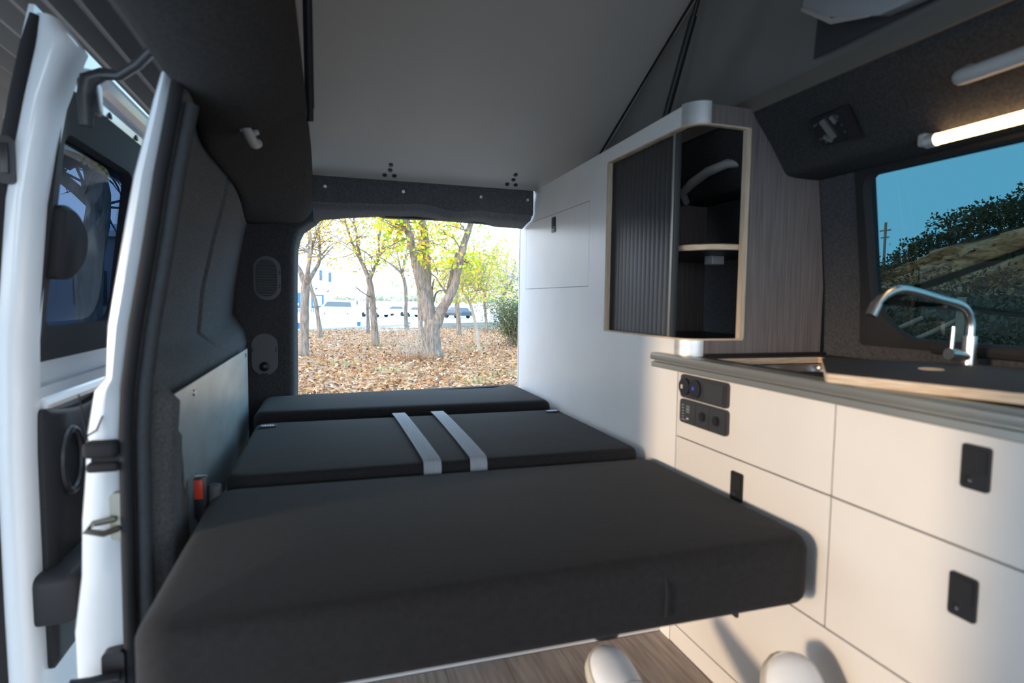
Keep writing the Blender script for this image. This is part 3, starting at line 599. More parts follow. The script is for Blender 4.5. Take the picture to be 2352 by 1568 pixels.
# ------------------------------------------------------------------ worktop
wt = thing('worktop', 'kitchen worktop with grooved grey aluminium edge and open sink cutout', 'worktop', (1.13, .85, .77))
b = MB().grid([.30, .48, 1.29, 1.349], [FX, .965, 1.30, 1.378], lambda i, j: not (i == 1 and j == 1), lambda u, v, w: (v, u, .7885+w), .0165); b.build('top_board', board_top, wt)
for x0, x1, y0, y1 in ((.963, .9655, .48, 1.29), (1.2995, 1.302, .48, 1.29), (.965, 1.30, 1.2895, 1.292), (.965, 1.30, .478, .4805)):
    b = MB().box(x0, x1, y0, y1, .7885, .8045); b.build('cut_edge', ply, wt)
pr = [(.913, .768), (.885, .768), (.8835, .770), (.8835, .782), (.893, .7835), (.893, .7875), (.881, .789), (.8795, .793), (.8795, .803), (.8815, .8065), (.886, .808), (.925, .8075), (.925, .800), (.913, .800)]
b = MB().prism(pr, 'y', .28, 1.472); b.build('edge_profile', alu_edge, wt, smooth=True, angle=25)
b = MB().box(.968, 1.37, 1.342, 1.350, .805, .813, .002); b.build('sealing_strip', rubber, wt)
# sink below the cutout
sk = thing('sink', 'stainless steel sink showing through the worktop cutout', 'sink', (1.13, .88, .64))
o = rrect(.962, 1.303, .475, 1.295, .05, 5); i0 = rrect(.985, 1.285, .50, 1.27, .05, 5); i1 = rrect(1.00, 1.27, .52, 1.25, .05, 5)
b = MB().loft([[(p[0], p[1], .786) for p in o], [(p[0], p[1], .786) for p in i0], [(p[0], p[1], .780) for p in i0], [(p[0], p[1], .66) for p in i1]], True, False); b.add([(p[0], p[1], .66) for p in i1], [tuple(range(len(i1)))]); b.build('basin', steel, sk, smooth=True, angle=40)
b = MB(); disc(b, (1.21, 1.19, .7861), (0, 0, 1), .022, .006, 18); b.build('gas_tap_cap', chrome, sk, smooth=True, angle=30)
# loose cover board lying askew over the sink
cb = thing('cover_board', 'dark cutting board with plywood edge lying askew over the sink', 'board', (1.10, .75, .808))
q = [(.868, .842), (1.108, 1.090), (1.335, .880), (1.350, .62), (1.060, .300)]
q = [(p.x, p.y) for p in poly_round(q, [.008, .03, .05, .05, .02], 4)]
b = MB().slot(1).prism(q, 'z', .8085, .8245); b.slot(0).prism(q, 'z', .8245, .8262); b.build('board_body', [board_top, ply], cb)
b = MB(); b.tube([(1.125 + .020*math.cos(2*PI*k/20)*1.0, .840 + .020*math.sin(2*PI*k/20), .8263) for k in range(21)], .0016, 6); b.build('finger_hole_rim', ply, cb)
b = MB(); disc(b, (1.125, .840, .8255), (0, 0, 1), .0195, .0011, 24); b.build('finger_hole', ply, cb)
# tap
tap = thing('kitchen_tap', 'chrome swan neck kitchen tap beside the window', 'tap', (1.30, .893, .806))
b = MB(); b.tube([(1.302, .893, .806), (1.302, .893, .812)], .019, 16); b.tube([(1.302, .893, .812), (1.302, .893, .887)], .0135, 18); b.build('tap_body', chrome, tap, smooth=True, angle=40)
def bez(P, n=28):
    out = []
    for i in range(len(P)-1):
        p0, p1, p2, p3 = (Vector(P[max(i-1, 0)]), Vector(P[i]), Vector(P[i+1]), Vector(P[min(i+2, len(P)-1)]))
        for k in range(6):
            t = k/6; out.append(0.5*((2*p1) + (p2-p0)*t + (2*p0-5*p1+4*p2-p3)*t*t + (3*p1-p0-3*p2+p3)*t**3))
    out.append(Vector(P[-1])); return out
b = MB(); b.tube(bez([(1.302, .893, .885), (1.301, .893, .915), (1.288, .893, .940), (1.262, .893, .954), (1.20, .893, .966), (1.13, .893, .9795), (1.09, .893, .981), (1.055, .893, .968), (1.037, .893, .951)]), .0085, 14); b.build('spout', chrome, tap, smooth=True)
b = MB(); b.tube([(1.039, .893, .953), (1.0255, .893, .929)], .0105, 14); b.build('aerator', chrome, tap, smooth=True, angle=40)
b = MB(); b.tube([(1.302, .893, .842), (1.268, .893, .847)], .010, 14); b.tube([(1.268, .893, .847), (1.243, .893, .850)], .0125, 14); b.build('mixer_barrel', chrome, tap, smooth=True, angle=40)
b = MB(); b.tube([(1.250, .893, .858), (1.252, .893, .907)], .0042, 10); b.build('lever', chrome, tap, smooth=True, angle=40)
# ================================================================== fittings on the right roof lining
lamp = thing('strip_lamp', 'glowing warm white tube lamp above the kitchen window', 'lamp', (1.20, .75, 1.30))
b = MB(); b.tube([(1.20, .915, 1.292), (1.20, .20, 1.292)], .0115, 14); b.build('glowing_tube', lamp_tube, lamp, smooth=True)
b = MB(); b.tube([(1.20, .935, 1.292), (1.20, .914, 1.292)], .0135, 16); b.build('end_cap', alu, lamp, smooth=True, angle=40)
b = MB(); b.box(1.195, 1.222, .935, .955, 1.285, 1.312, .006, 3); b.build('lamp_bracket', light_pl, lamp, smooth=True)
# TV bracket plate on the slanted lining
nrm = Vector((-.806, 0, -.592)); up = Vector((-.592, 0, .806)); yy = Vector((0, 1, 0)); cc = Vector((1.155, 1.13, 1.375))
tv = thing('hinged_bracket', 'black hinged wall bracket on the carpeted roof lining', 'bracket', tuple(cc))
b = MB().obox(cc + nrm*.004, yy*.052, up*.036, nrm*.006); b.obox(cc + nrm*.012 - yy*.046, yy*.010, up*.040, nrm*.008); b.build('mount_plate', black_pl, tv)
b = MB().obox(cc + nrm*.012 + yy*.012, (yy*.20 + up*.98)*.026, (yy*.98 - up*.20)*.007, nrm*.003); b.obox(cc + nrm*.013 + yy*.022 - up*.022, (yy*.7+up*.7)*.012, (yy*.7-up*.7)*.004, nrm*.003); b.obox(cc + nrm*.013 - yy*.014 + up*.018, (yy*.3+up*.95)*.010, (yy*.95-up*.3)*.004, nrm*.003); b.build('hinge_arm', mat('worn_steel', (.45, .43, .40), .4, metal=.8), tv)
for dy, du in ((.042, .018), (.042, -.018), (.030, -.028), (-.030, .022), (-.030, .0), (-.030, -.018), (-.040, .034)):
    b = MB(); disc(b, cc + nrm*.010 + yy*dy + up*du, nrm, .0035, .003, 8); b.build('screw', screw_m, tv)
gr = thing('grab_handle', 'light grey grab handle on the lining above the lamp', 'grab handle', (1.13, .72, 1.40))
b = MB(); b.tube(bez([(1.145, .815, 1.385), (1.118, .812, 1.372), (1.105, .79, 1.366), (1.103, .70, 1.366), (1.105, .60, 1.368), (1.14, .575, 1.385)]), .0145, 12); b.build('grip', light_pl, gr, smooth=True)
# coat hook on the left lining
hk = thing('coat_hook', 'pale grey coat hook under the left roof lining', 'hook', (-.16, 1.48, 1.34))
b = MB().obox((-.176, 1.455, 1.340), (.003, .022, -.010), (.009, -.002, .0), (.002, .004, .008)); b.build('hook_base', light_pl, hk)
b = MB(); b.tube(bez([(-.174, 1.452, 1.340), (-.170, 1.475, 1.327), (-.166, 1.515, 1.318), (-.160, 1.54, 1.312), (-.153, 1.552, 1.322)]), [.0105]*8+[.012]*9+[.0105]*6+[.007]*2, 10); b.build('hook_arm', light_pl, hk, smooth=True)
b = MB(); b.tube([(-.168, 1.50, 1.325), (-.150, 1.505, 1.333)], [.008, .006], 8); b.build('hook_prong', light_pl, hk, smooth=True)
# ================================================================== rear pillar fittings
PYR = 2.7205
def stadium(cx, z0, z1, hw, n=12): return [(cx + hw*math.cos(t), z1-hw + hw*math.sin(t)) for t in [PI*k/n for k in range(n+1)]] + [(cx + hw*math.cos(t), z0+hw + hw*math.sin(t)) for t in [PI + PI*k/n for k in range(n+1)]]
vt = thing('vent_grille', 'dark oval slatted air vent on the rear pillar', 'vent', (-.2455, 2.715, .94))
o = stadium(-.2455, .938, 1.126, .055); i = stadium(-.2455-.003, .953, 1.111, .043)
MB().loft([[(p[0], PYR, p[1]) for p in o], [(p[0], PYR-.007, p[1]) for p in o], [(p[0], PYR-.009, p[1]) for p in i], [(p[0], PYR-.001, p[1]) for p in i]], True, False).build('vent_frame', vent_pl, vt, smooth=True, angle=40)
MB().prism(i, 'y', PYR-.002, PYR).build('vent_back', black_pl, vt)
for k in range(14):
    z = .960 + .0112*k; dz = min(z-.953, 1.111-z); hw = .043 if dz > .043 else math.sqrt(max(0, .043**2-(.043-dz)**2))
    MB().obox((-.2485, PYR-.005, z), (hw-.001, 0, 0), (0, .0035, -.0028), (0, .0012, .0016)).build('slat', vent_pl, vt)
for z in (1.048, .99): MB().box(-.199, -.193, PYR-.010, PYR-.006, z, z+.016, .001).build('vent_clip', grey_pl, vt)
cvn = thing('service_cover', 'dark oval cover with round dome lamp on the rear pillar', 'cover', (-.261, 2.715, .61))
o = stadium(-.261, .612, .797, .053); i = [((p[0]+.261)*.95-.261, (p[1]-.7045)*.97+.7045) for p in o]
b = MB().loft([[(p[0], PYR, p[1]) for p in o], [(p[0], PYR-.006, p[1]) for p in o], [(p[0], PYR-.009, p[1]) for p in i]], True, True); b.build('cover_plate', vent_pl, cvn, smooth=True, angle=40)
b = MB()
for k in range(8):
    t = k/8*PI/2; 
b.loft([[(-.262 + .021*math.cos(t)*math.cos(a), PYR-.008-.016*math.sin(t), .652 + .021*math.cos(t)*math.sin(a)) for a in [2*PI*j/20 for j in range(20)]] for t in [PI/2*k/7*.98 for k in range(8)]], True, True); b.build('dome', black_pl, cvn, smooth=True)
MB().box(-.275, -.247, PYR-.013, PYR-.007, .617, .624, .002).build('dome_catch', black_pl, cvn)
for x in (-.310, -.217): MB().box(x, x+.006, PYR-.0115, PYR-.007, .715, .735, .001).build('cover_clip', grey_pl, cvn)
# aluminium side panel
ap = thing('wheel_arch_cover', 'bare aluminium panel along the left side of the bed', 'panel', (-.30, 1.9, 0.0))
pp = [(1.325, .75), (2.485, .75), (2.485, .10), (1.60, .10), (1.46, .30), (1.415, .45), (1.408, .545), (1.39, .62), (1.345, .70), (1.33, .735)]
MB().prism(pp, 'x', -.304, -.300).build('aluminium_sheet', alu_flat, ap)
for y, z in ((1.52, .725), (2.42, .73)):
    m = MB(); disc(m, (-.300, y, z), (1, 0, 0), .008, .003, 12); m.build('screw', screw_m, ap)
# ================================================================== bed
def wave(fx): return fx
cu1 = thing('seat_cushion', 'large black front cushion of the bed nearest the camera', 'cushion', (.32, 1.2, .385), 'bed cushions')
def w1(p):
    s = math.sin((p.x+.3)*5.2)*.004 + math.sin(p.y*7+p.x*2)*.003
    return Vector((p.x, p.y + (.006*math.sin(p.x*9) if p.y < 1.0 else 0), p.z + (s if p.z > .46 else (.008*math.sin((p.x+.3)*3.3) - .010*(p.x > .2)*0 if p.z < .42 else 0)))) 
cushion(MB(), -.262, .905, .862, 1.505, .375, .500, .060, .032, .006, warp=w1).build('cushion_body', fabric, cu1, smooth=True, angle=75)
for x in (-.085, .185, .56):
    m = MB(); m.tube([(x, .8665+.006*math.sin(x*9), .400), (x, .8665+.006*math.sin(x*9), .452), (x, .872+.006*math.sin(x*9), .472), (x+.002, .885, .488)], .0016, 6); m.build('seam', seam_m, cu1)
m = MB(); m.tube([(-.20+.1*k, 1.4995, .455) for k in range(11)], .003, 6); m.build('rear_seam', seam_m, cu1)
cu2 = thing('seat_cushion', 'black middle cushion of the bed under two grey straps', 'cushion', (.32, 1.9, .40), 'bed cushions')
def w2(p):
    y = p.y
    if p.y > 2.18: y += .020*math.sin((p.x+.22)*2.6) * (p.y-2.18)/.06
    if p.y > 2.15 and (p.x < -.165 or p.x > .825): y -= .045*min(1, (p.y-2.15)/.06)
    return Vector((p.x, y, p.z + (.004*math.sin(p.x*6+p.y*3) if p.z > .48 else 0)))
cushion(MB(), -.243, .893, 1.518, 2.235, .39, .517, .055, .024, .005, warp=w2).build('cushion_body', fabric, cu2, smooth=True, angle=75)
for (x, y) in ((-.195, 2.10), (.838, 2.125)):
    b = MB().box(x-.028, x+.028, y-.016, y+.016, .5175, .5205, .001); tg = b.build('woven_label', tag_dark, cu2)
    b = MB()
    for k in range(5): b.obox((x-.016+.008*k, y, .5208), (.0030, .0010, 0), (-.002, .009+.002*(k % 2), 0), (0, 0, .0004))
    b.build('label_lettering', tag_m, tg)
cu3 = thing('seat_cushion', 'black rear cushion of the bed at the tailgate', 'cushion', (.32, 2.5, .41), 'bed cushions')
def w3(p):
    y, x = p.y, p.x
    if p.y > 2.66 and p.x < -.125: y -= .13*min(1, (-.125-p.x)/.02) * 1.0
    if p.y < 2.33: y += -.012*math.sin((p.x+.25)*2.7)
    return Vector((x, y, p.z + (.003*math.sin(p.x*5) if p.z > .5 else 0)))
cushion(MB(), -.262, .898, 2.262, 2.785, .41, .538, .05, .034, .004, warp=w3).build('cushion_body', fabric, cu3, smooth=True, angle=75)
for x, dx, lab in ((.262, -.012, 'grey webbing strap over the middle bed cushion, left of the two'), (.388, .008, 'grey webbing strap over the middle bed cushion, right of the two')):
    st = thing('webbing_strap', lab, 'strap', (x, 1.9, .52), 'straps over the bed')
    pts = [(x + dx*.0 + .0*k, y, z) for k, (y, z) in enumerate([(1.5135, .44), (1.5135, .485), (1.5145, .506), (1.522, .5195), (1.54, .5235), (1.70, .526), (1.90, .5265), (2.10, .5255), (2.20, .522), (2.225, .512)])]
    hw = .0235
    def off(y): return dx*(y-1.52)/.7
    b = MB().loft([[(p[0]-hw+off(p[1]), p[1], p[2]), (p[0]-hw+off(p[1]), p[1]-.0008, p[2]+.0022), (p[0]+hw+off(p[1]), p[1]-.0008, p[2]+.0022), (p[0]+hw+off(p[1]), p[1], p[2])] for p in pts]); b.build('webbing', strap_m, st, smooth=True, angle=50)
    for q in (-.0145, -.005, .005, .0145):
        b = MB().loft([[(p[0]+q-.0012+off(p[1]), p[1]-.0010, p[2]+.0020), (p[0]+q+off(p[1]), p[1]-.0014, p[2]+.0032), (p[0]+q+.0012+off(p[1]), p[1]-.0010, p[2]+.0020)] for p in pts], False); b.build('woven_rib', strap_m, st)
base = thing('bed_base', 'pale bed box panel under the front cushion', 'bed base', (.3, 1.45, 0.0))
MB().box(-.30, FX-.002, 1.432, 1.447, 0.0, .372).build('front_board', panel_m, base)
MB().box(-.29, FX-.01, 1.447, 2.76, .355, .388).build('slat_base', dark_wood, base)
MB().box(-.22, .86, .93, 1.45, .350, .378, .006).build('seat_frame', black_pl, base)
b = MB(); b.tube([(.468, .925, .385), (.468, .905, .362), (.468, .90, .353)], [.03, .028, .018], 16); b.build('release_knob', black_pl, base, smooth=True)
bk = thing('seat_belt_buckle', 'black seat belt buckle with red button beside the bed', 'buckle', (-.277, 1.45, .47))
MB().box(-.290, -.262, 1.436, 1.456, .45, .547, .004).build('buckle_body', black_pl, bk, smooth=True)
MB().box(-.288, -.270, 1.433, 1.437, .497, .541, .002).build('release_button', red_pl, bk, smooth=True)
MB().box(-.262, -.235, 1.44, 1.46, .45, .525, .008).build('belt_guide', grey_pl, bk, smooth=True)
b = MB(); b.tube([(-.277, 1.45, .45), (-.275, 1.46, .41), (-.27, 1.47, .385)], .010, 8); b.build('stalk', black_pl, bk, smooth=True)
# ================================================================== sneakers (toes up, heels on the floor)
def sneaker(label, heel, toe, roll=0.0, S=1.0):
    heel, toe = Vector(heel), Vector(toe); t = thing('sneaker', label, 'shoe', tuple(heel), 'white sneakers on the floor')
    ay = (toe-heel).normalized(); L = .285; side = ay.cross(Vector((0, 0, 1))).normalized(); up = side.cross(ay).normalized()
    side, up = side*math.cos(roll)+up*math.sin(roll), up*math.cos(roll)-side*math.sin(roll)
    def T(x, y, z): return heel + (side*x + ay*y + up*z)*S
    ST = [(0, .022), (.02, .030), (.06, .034), (.11, .033), (.16, .039), (.20, .046), (.235, .047), (.258, .042), (.273, .032), (.281, .019), (.285, .006)]
    HT = [(0, .060), (.03, .085), (.08, .092), (.12, .088), (.16, .074), (.20, .060), (.235, .050), (.258, .045), (.273, .038), (.281, .030), (.285, .024)]
    ys = [k*.0125 for k in range(22)] + [.270, .276, .281, .285]
    b = MB(); rings = []
    for y in ys:
        w = lerp_table(ST, y) + .0035; rings.append([T(x*w, y + (.002 if y > .28 else 0), z) for x, z in ((-1, .0), (-1.03, .008), (-1.0, .022), (1.0, .022), (1.03, .008), (1, .0))])
    b.loft(rings); b.build('sole', sole_m, t, smooth=True, angle=50)
    b = MB(); rings = []
    for y in ys:
        w = lerp_table(ST, y); h = lerp_table(HT, y); r = []
        for k in range(15):
            a = PI*k/14; cxx = math.cos(a); czz = math.sin(a)**.75
            r.append(T(-w*cxx*(1-.12*math.sin(a)), y, .020 + (h-.020)*czz))
        rings.append(r)
    b.loft(rings, False); b.build('upper', shoe_m, t, smooth=True, angle=80)
    b = MB(); b.tube([T(.020*math.cos(a), .058+.040*math.sin(a), lerp_table(HT, .058+.040*math.sin(a))+.002) for a in [2*PI*k/20 for k in range(21)]], .006, 8); b.build('collar', sock_m, t, smooth=True)
    for k in range(5):
        y = .120 + .016*k; z = lerp_table(HT, y); m = MB(); m.tube([T(-.022, y-.004, z-.009), T(-.010, y, z-.0005), T(.010, y+.002, z-.0005), T(.022, y-.002, z-.009)], .0028, 6); m.build('lace', lace_m, t, smooth=True)
    b = MB(); b.tube([T(x*.046, .196 - .012*abs(x)**2, .022 + (lerp_table(HT, .196)-.022)*math.sqrt(max(0, 1-(x*.98)**2))**.75 + .0008) for x in [-1 + .1*k for k in range(21)]], .0010, 5); b.build('toe_stitching', stitch_m, t)
sneaker('white sneaker pointing toe up in front of the bed base', (.590, .865, .022), (.553, 1.105, .190), 0.0, 1.05)
sneaker('white sneaker resting close to the bottom kitchen drawer', (.778, .705, .022), (.822, .868, .300), .1, 1.1)
TREES = {
  'T1': [[(-0.61,16.05,-0.58,0.14),(-0.58,16.05,0.09,0.11),(-0.56,16.05,0.77,0.104),(-0.54,16.05,1.27,0.11)],[(-0.54,16.05,1.27,0.081),(-0.66,16.15,1.61,0.064),(-0.79,16.35,1.87,0.053),(-0.91,16.55,2.36,0.036),(-0.99,16.75,3.06,0.024)],[(-0.54,16.05,1.27,0.075),(-0.46,15.85,1.71,0.052),(-0.36,15.75,2.23,0.04),(-0.25,15.65,2.56,0.034),(-0.14,15.55,2.84,0.028),(-0.05,15.45,3.26,0.023),(-0.02,15.45,3.79,0.017)],[(-0.53,16.05,1.27,0.064),(-0.32,16.35,1.66,0.053),(-0.2,16.45,1.92,0.042),(-0.18,16.55,2.39,0.03),(-0.2,16.65,2.86,0.024),(-0.13,16.75,3.68,0.018)],[(-0.36,15.75,2.23,0.028),(-0.4,15.95,2.55,0.023),(-0.42,16.05,2.83,0.017),(-0.45,16.05,3.44,0.012)]],
  'T1b': [[(-0.27,23.7,-0.58,0.103),(-0.34,23.7,0.1,0.077),(-0.45,23.7,0.85,0.077),(-0.61,23.7,1.41,0.068),(-0.69,24.1,2.36,0.052),(-0.63,24.5,3.74,0.036)]],
  'T2': [[(1.46,19.1,-0.58,0.139),(1.42,19.1,0.06,0.104),(1.37,19.1,0.76,0.097),(1.32,19.1,1.24,0.104),(1.25,19.1,1.58,0.097)],[(1.25,19.1,1.58,0.076),(1.04,19.3,2.13,0.063),(0.8,19.4,2.58,0.049),(0.65,19.5,3.09,0.042),(0.55,19.5,3.43,0.043),(0.4,19.7,4.2,0.029)],[(1.04,19.3,2.13,0.056),(0.91,18.9,2.57,0.048),(0.85,18.7,3.01,0.034),(0.78,18.6,3.39,0.027),(0.82,18.6,4.17,0.02)],[(1.28,19.1,1.55,0.069),(1.44,18.9,1.98,0.048),(1.56,18.8,2.25,0.048),(1.68,18.7,2.65,0.034),(1.87,18.6,2.96,0.034),(2.07,18.5,3.45,0.02),(2.24,18.5,4.12,0.014)],[(1.56,18.8,2.25,0.041),(1.56,19.1,2.82,0.035),(1.66,19.3,3.32,0.028),(1.73,19.4,3.96,0.021)],[(1.3,19.1,1.0,0.028),(1.14,18.8,1.08,0.02),(0.97,18.6,1.18,0.02),(0.81,18.5,1.32,0.013)]],
  'T2b': [[(1.69,26.2,-0.61,0.085),(1.67,26.2,0.11,0.066),(1.66,26.2,0.87,0.066),(1.71,26.4,1.44,0.048),(1.79,26.5,2.2,0.038)]],
  'T3': [[(3.82,29.9,-0.57,0.12),(3.77,29.9,0.22,0.087),(3.79,29.9,0.88,0.087),(3.73,29.9,1.75,0.087),(3.58,29.9,2.23,0.087)],[(3.58,29.9,2.23,0.065),(3.19,29.9,2.57,0.054),(2.79,30.2,2.88,0.044),(2.48,30.3,3.05,0.022)],[(3.6,29.9,2.19,0.065),(3.72,30.2,2.75,0.055),(3.82,30.3,3.2,0.033),(3.94,30.5,3.77,0.033),(3.83,30.7,4.45,0.022)],[(3.56,29.9,2.27,0.043),(3.4,29.5,2.81,0.032),(3.25,29.3,3.43,0.021),(3.4,29.3,3.96,0.021)]],
  'T4': [[(2.63,15.25,-0.61,0.314),(2.6,15.25,-0.33,0.252),(2.59,15.25,0.13,0.235),(2.65,15.25,0.41,0.235)],[(2.53,15.25,0.41,0.167),(2.46,15.25,0.81,0.139),(2.35,15.25,1.2,0.122),(2.22,15.15,1.64,0.116),(2.12,15.15,2.03,0.105),(2.02,15.05,2.46,0.094),(1.89,14.95,2.82,0.082),(1.77,14.85,3.17,0.071),(1.58,14.75,3.78,0.054)],[(2.61,15.55,0.46,0.148),(2.58,15.65,0.92,0.137),(2.54,15.75,1.39,0.132),(2.54,15.8,1.85,0.133),(2.52,15.85,2.32,0.122),(2.49,15.85,2.78,0.111),(2.38,15.85,3.18,0.105),(2.26,15.85,3.92,0.082)],[(2.69,15.25,0.3,0.179),(2.84,15.15,0.68,0.145),(3.0,15.05,0.98,0.127),(3.16,15.05,1.33,0.111),(3.21,14.95,1.66,0.099),(3.29,14.95,2.0,0.1),(3.38,14.95,2.39,0.094),(3.47,14.85,2.72,0.078),(3.57,14.85,3.06,0.067),(3.74,14.85,3.73,0.051)],[(3.03,15.45,0.93,0.057),(3.14,15.55,1.39,0.063),(3.24,15.55,1.86,0.057),(3.33,15.55,2.21,0.046)],[(2.69,15.75,0.63,0.04),(2.73,15.85,0.92,0.029),(2.71,15.85,1.22,0.023),(2.78,15.95,1.51,0.018)],[(2.72,15.75,0.81,0.029),(2.81,15.75,1.14,0.023),(3.0,15.65,1.2,0.017)],[(3.01,15.35,1.13,0.028),(2.87,15.45,1.33,0.023),(2.76,15.65,1.55,0.017),(2.6,15.75,1.68,0.012)]],
  'T4b': [[(3.36,22.3,-0.59,0.122),(3.37,22.3,0.08,0.098),(3.34,22.3,0.74,0.089),(3.33,22.5,1.4,0.074),(3.44,22.8,2.41,0.058),(3.42,23.1,3.44,0.042)]],
  'T5': [[(5.36,24.6,-0.61,0.127),(5.34,24.6,0.08,0.1),(5.28,24.6,0.73,0.1),(5.26,24.6,1.25,0.082),(5.37,24.9,2.04,0.064),(5.6,25.1,3.0,0.047)],[(5.26,24.6,1.25,0.045),(5.17,25.0,1.85,0.037),(5.3,25.1,2.61,0.028)]],
  'T6': [[(4.25,16.7,-0.57,0.056),(4.19,16.7,-0.02,0.044),(4.09,16.7,0.43,0.043),(3.98,16.7,0.81,0.043),(3.92,16.7,0.93,0.037)],[(3.92,16.7,0.93,0.025),(3.84,16.8,1.06,0.025),(3.73,16.9,1.38,0.019),(3.62,16.9,1.82,0.012)],[(3.95,16.7,0.91,0.025),(4.05,16.5,1.04,0.025),(4.12,16.4,1.25,0.018),(4.25,16.3,1.68,0.012),(4.44,16.3,2.18,0.012)],[(3.92,16.7,0.93,0.019),(3.93,16.8,1.31,0.012),(4.04,16.9,1.83,0.013),(4.14,16.9,2.59,0.013)]],
  'T7': [[(7.13,26.5,-0.61,0.089),(7.06,26.5,0.12,0.069),(6.99,26.5,0.83,0.069),(7.05,26.5,1.44,0.059),(7.29,26.8,2.16,0.04),(7.54,26.9,3.4,0.03)],[(7.01,26.5,1.14,0.04),(6.87,26.8,1.64,0.03),(6.8,26.9,2.56,0.02)]],
  'T8': [[(9.99,34.0,-0.51,0.141),(10.03,34.0,0.94,0.102),(10.32,34.3,2.26,0.078),(10.47,34.4,3.85,0.065)],[(10.03,34.0,0.94,0.064),(10.66,34.3,2.01,0.052),(11.03,34.4,3.35,0.039)],[(10.13,34.0,1.73,0.051),(9.82,34.3,2.78,0.039),(9.78,34.4,4.09,0.026)]],
}
# ================================================================== outdoors
def ground_z(y): return lerp_table([(-60, -.55), (30, -.55), (50, -1.36), (72, -1.42), (200, -1.6)], y)
gy = [-40, -10, 0, 10, 20, 29, 30, 32]
def kerb(x): return 29.3 + .95*x if x < 8 else 37 + (x-8)*.2
rows = []
for x in (-60, -20, -8, -4, -2, -1, 0, 1, 2, 4, 6, 8, 12, 20, 60):
    ye = max(8, min(kerb(x), 48)); rows.append([(x, 3.6 + (ye-3.6)*k/6, ground_z(3.6 + (ye-3.6)*k/6)) for k in range(7)])
gr = struct(MB().loft(rows, False).build('ground', ground_m), 'ground strewn with brown fallen leaves behind the van')
rows = []
for x in (-90, -40, -10, 0, 10, 30, 60, 110): rows.append([(x, y, ground_z(y) - .03) for y in (5, 20, 30, 36, 42, 50, 60, 72, 100, 150, 220)])
struct(MB().loft(rows, False).build('road', road_m), 'pale sunlit road and yard beyond the trees')
def leaf_mesh(name, quads, parent, mt=leaf_m, kind=None):      # quads: list of (centre, u, v, tone)
    vs, fs, tones = [], [], []
    for c, u, v, t in quads:
        n = len(vs); vs += [c-u, c-v*.55+u*.1, c+u, c+v*.55+u*.1]; fs.append((n, n+1, n+2, n+3)); tones.append(t)
    o0 = Vector(ORG[parent.name]) if parent else Vector((0, 0, 0))
    me = bpy.data.meshes.new(name); me.from_pydata([tuple(p-o0) for p in vs], [], fs); me.materials.append(mt)
    at = me.color_attributes.new('tone', 'FLOAT_COLOR', 'CORNER'); buf = []
    for t in tones: buf += [t[0], t[1], t[2], 1.0]*4
    at.data.foreach_set('color', buf); me.update()
    o = bpy.data.objects.new(name, me); COL.objects.link(o)
    if parent: o.parent = parent
    ORG[o.name] = tuple(o0)
    if kind: o['kind'] = kind
    return o
rnd = random.Random(3)
def rv(): return Vector((rnd.uniform(-1, 1), rnd.uniform(-1, 1), rnd.uniform(-1, 1)))
LIT = [(.50, .23, .085), (.62, .33, .15), (.36, .15, .05), (.72, .46, .26), (.20, .08, .03), (.58, .30, .08), (.80, .62, .42), (.12, .05, .025)]
q = []
while len(q) < 34000:
    y = 6.5 + 26*rnd.random()**1.5; x = -.16*y - .6 + rnd.random()*(.55*y + 1.5)
    if y > kerb(x) - .1: continue
    s = rnd.uniform(.028, .062); u = Vector((rnd.uniform(-1, 1), rnd.uniform(-1, 1), rnd.uniform(-.45, .45))).normalized(); v = u.cross(Vector((rnd.uniform(-.5, .5), rnd.uniform(-.5, .5), 1))).normalized()
    t = LIT[int(rnd.random()**1.3*8) % 8]; k = rnd.uniform(.62, 1.15); q.append((Vector((x, y, ground_z(y) + rnd.uniform(.005, .05))), u*s, v*s, tuple(min(.92, c*k) for c in t)))
lit = leaf_mesh('fallen_leaves', q, None); tag(lit, 'brown fallen leaves carpeting the ground under the trees', 'leaves', kind='stuff')
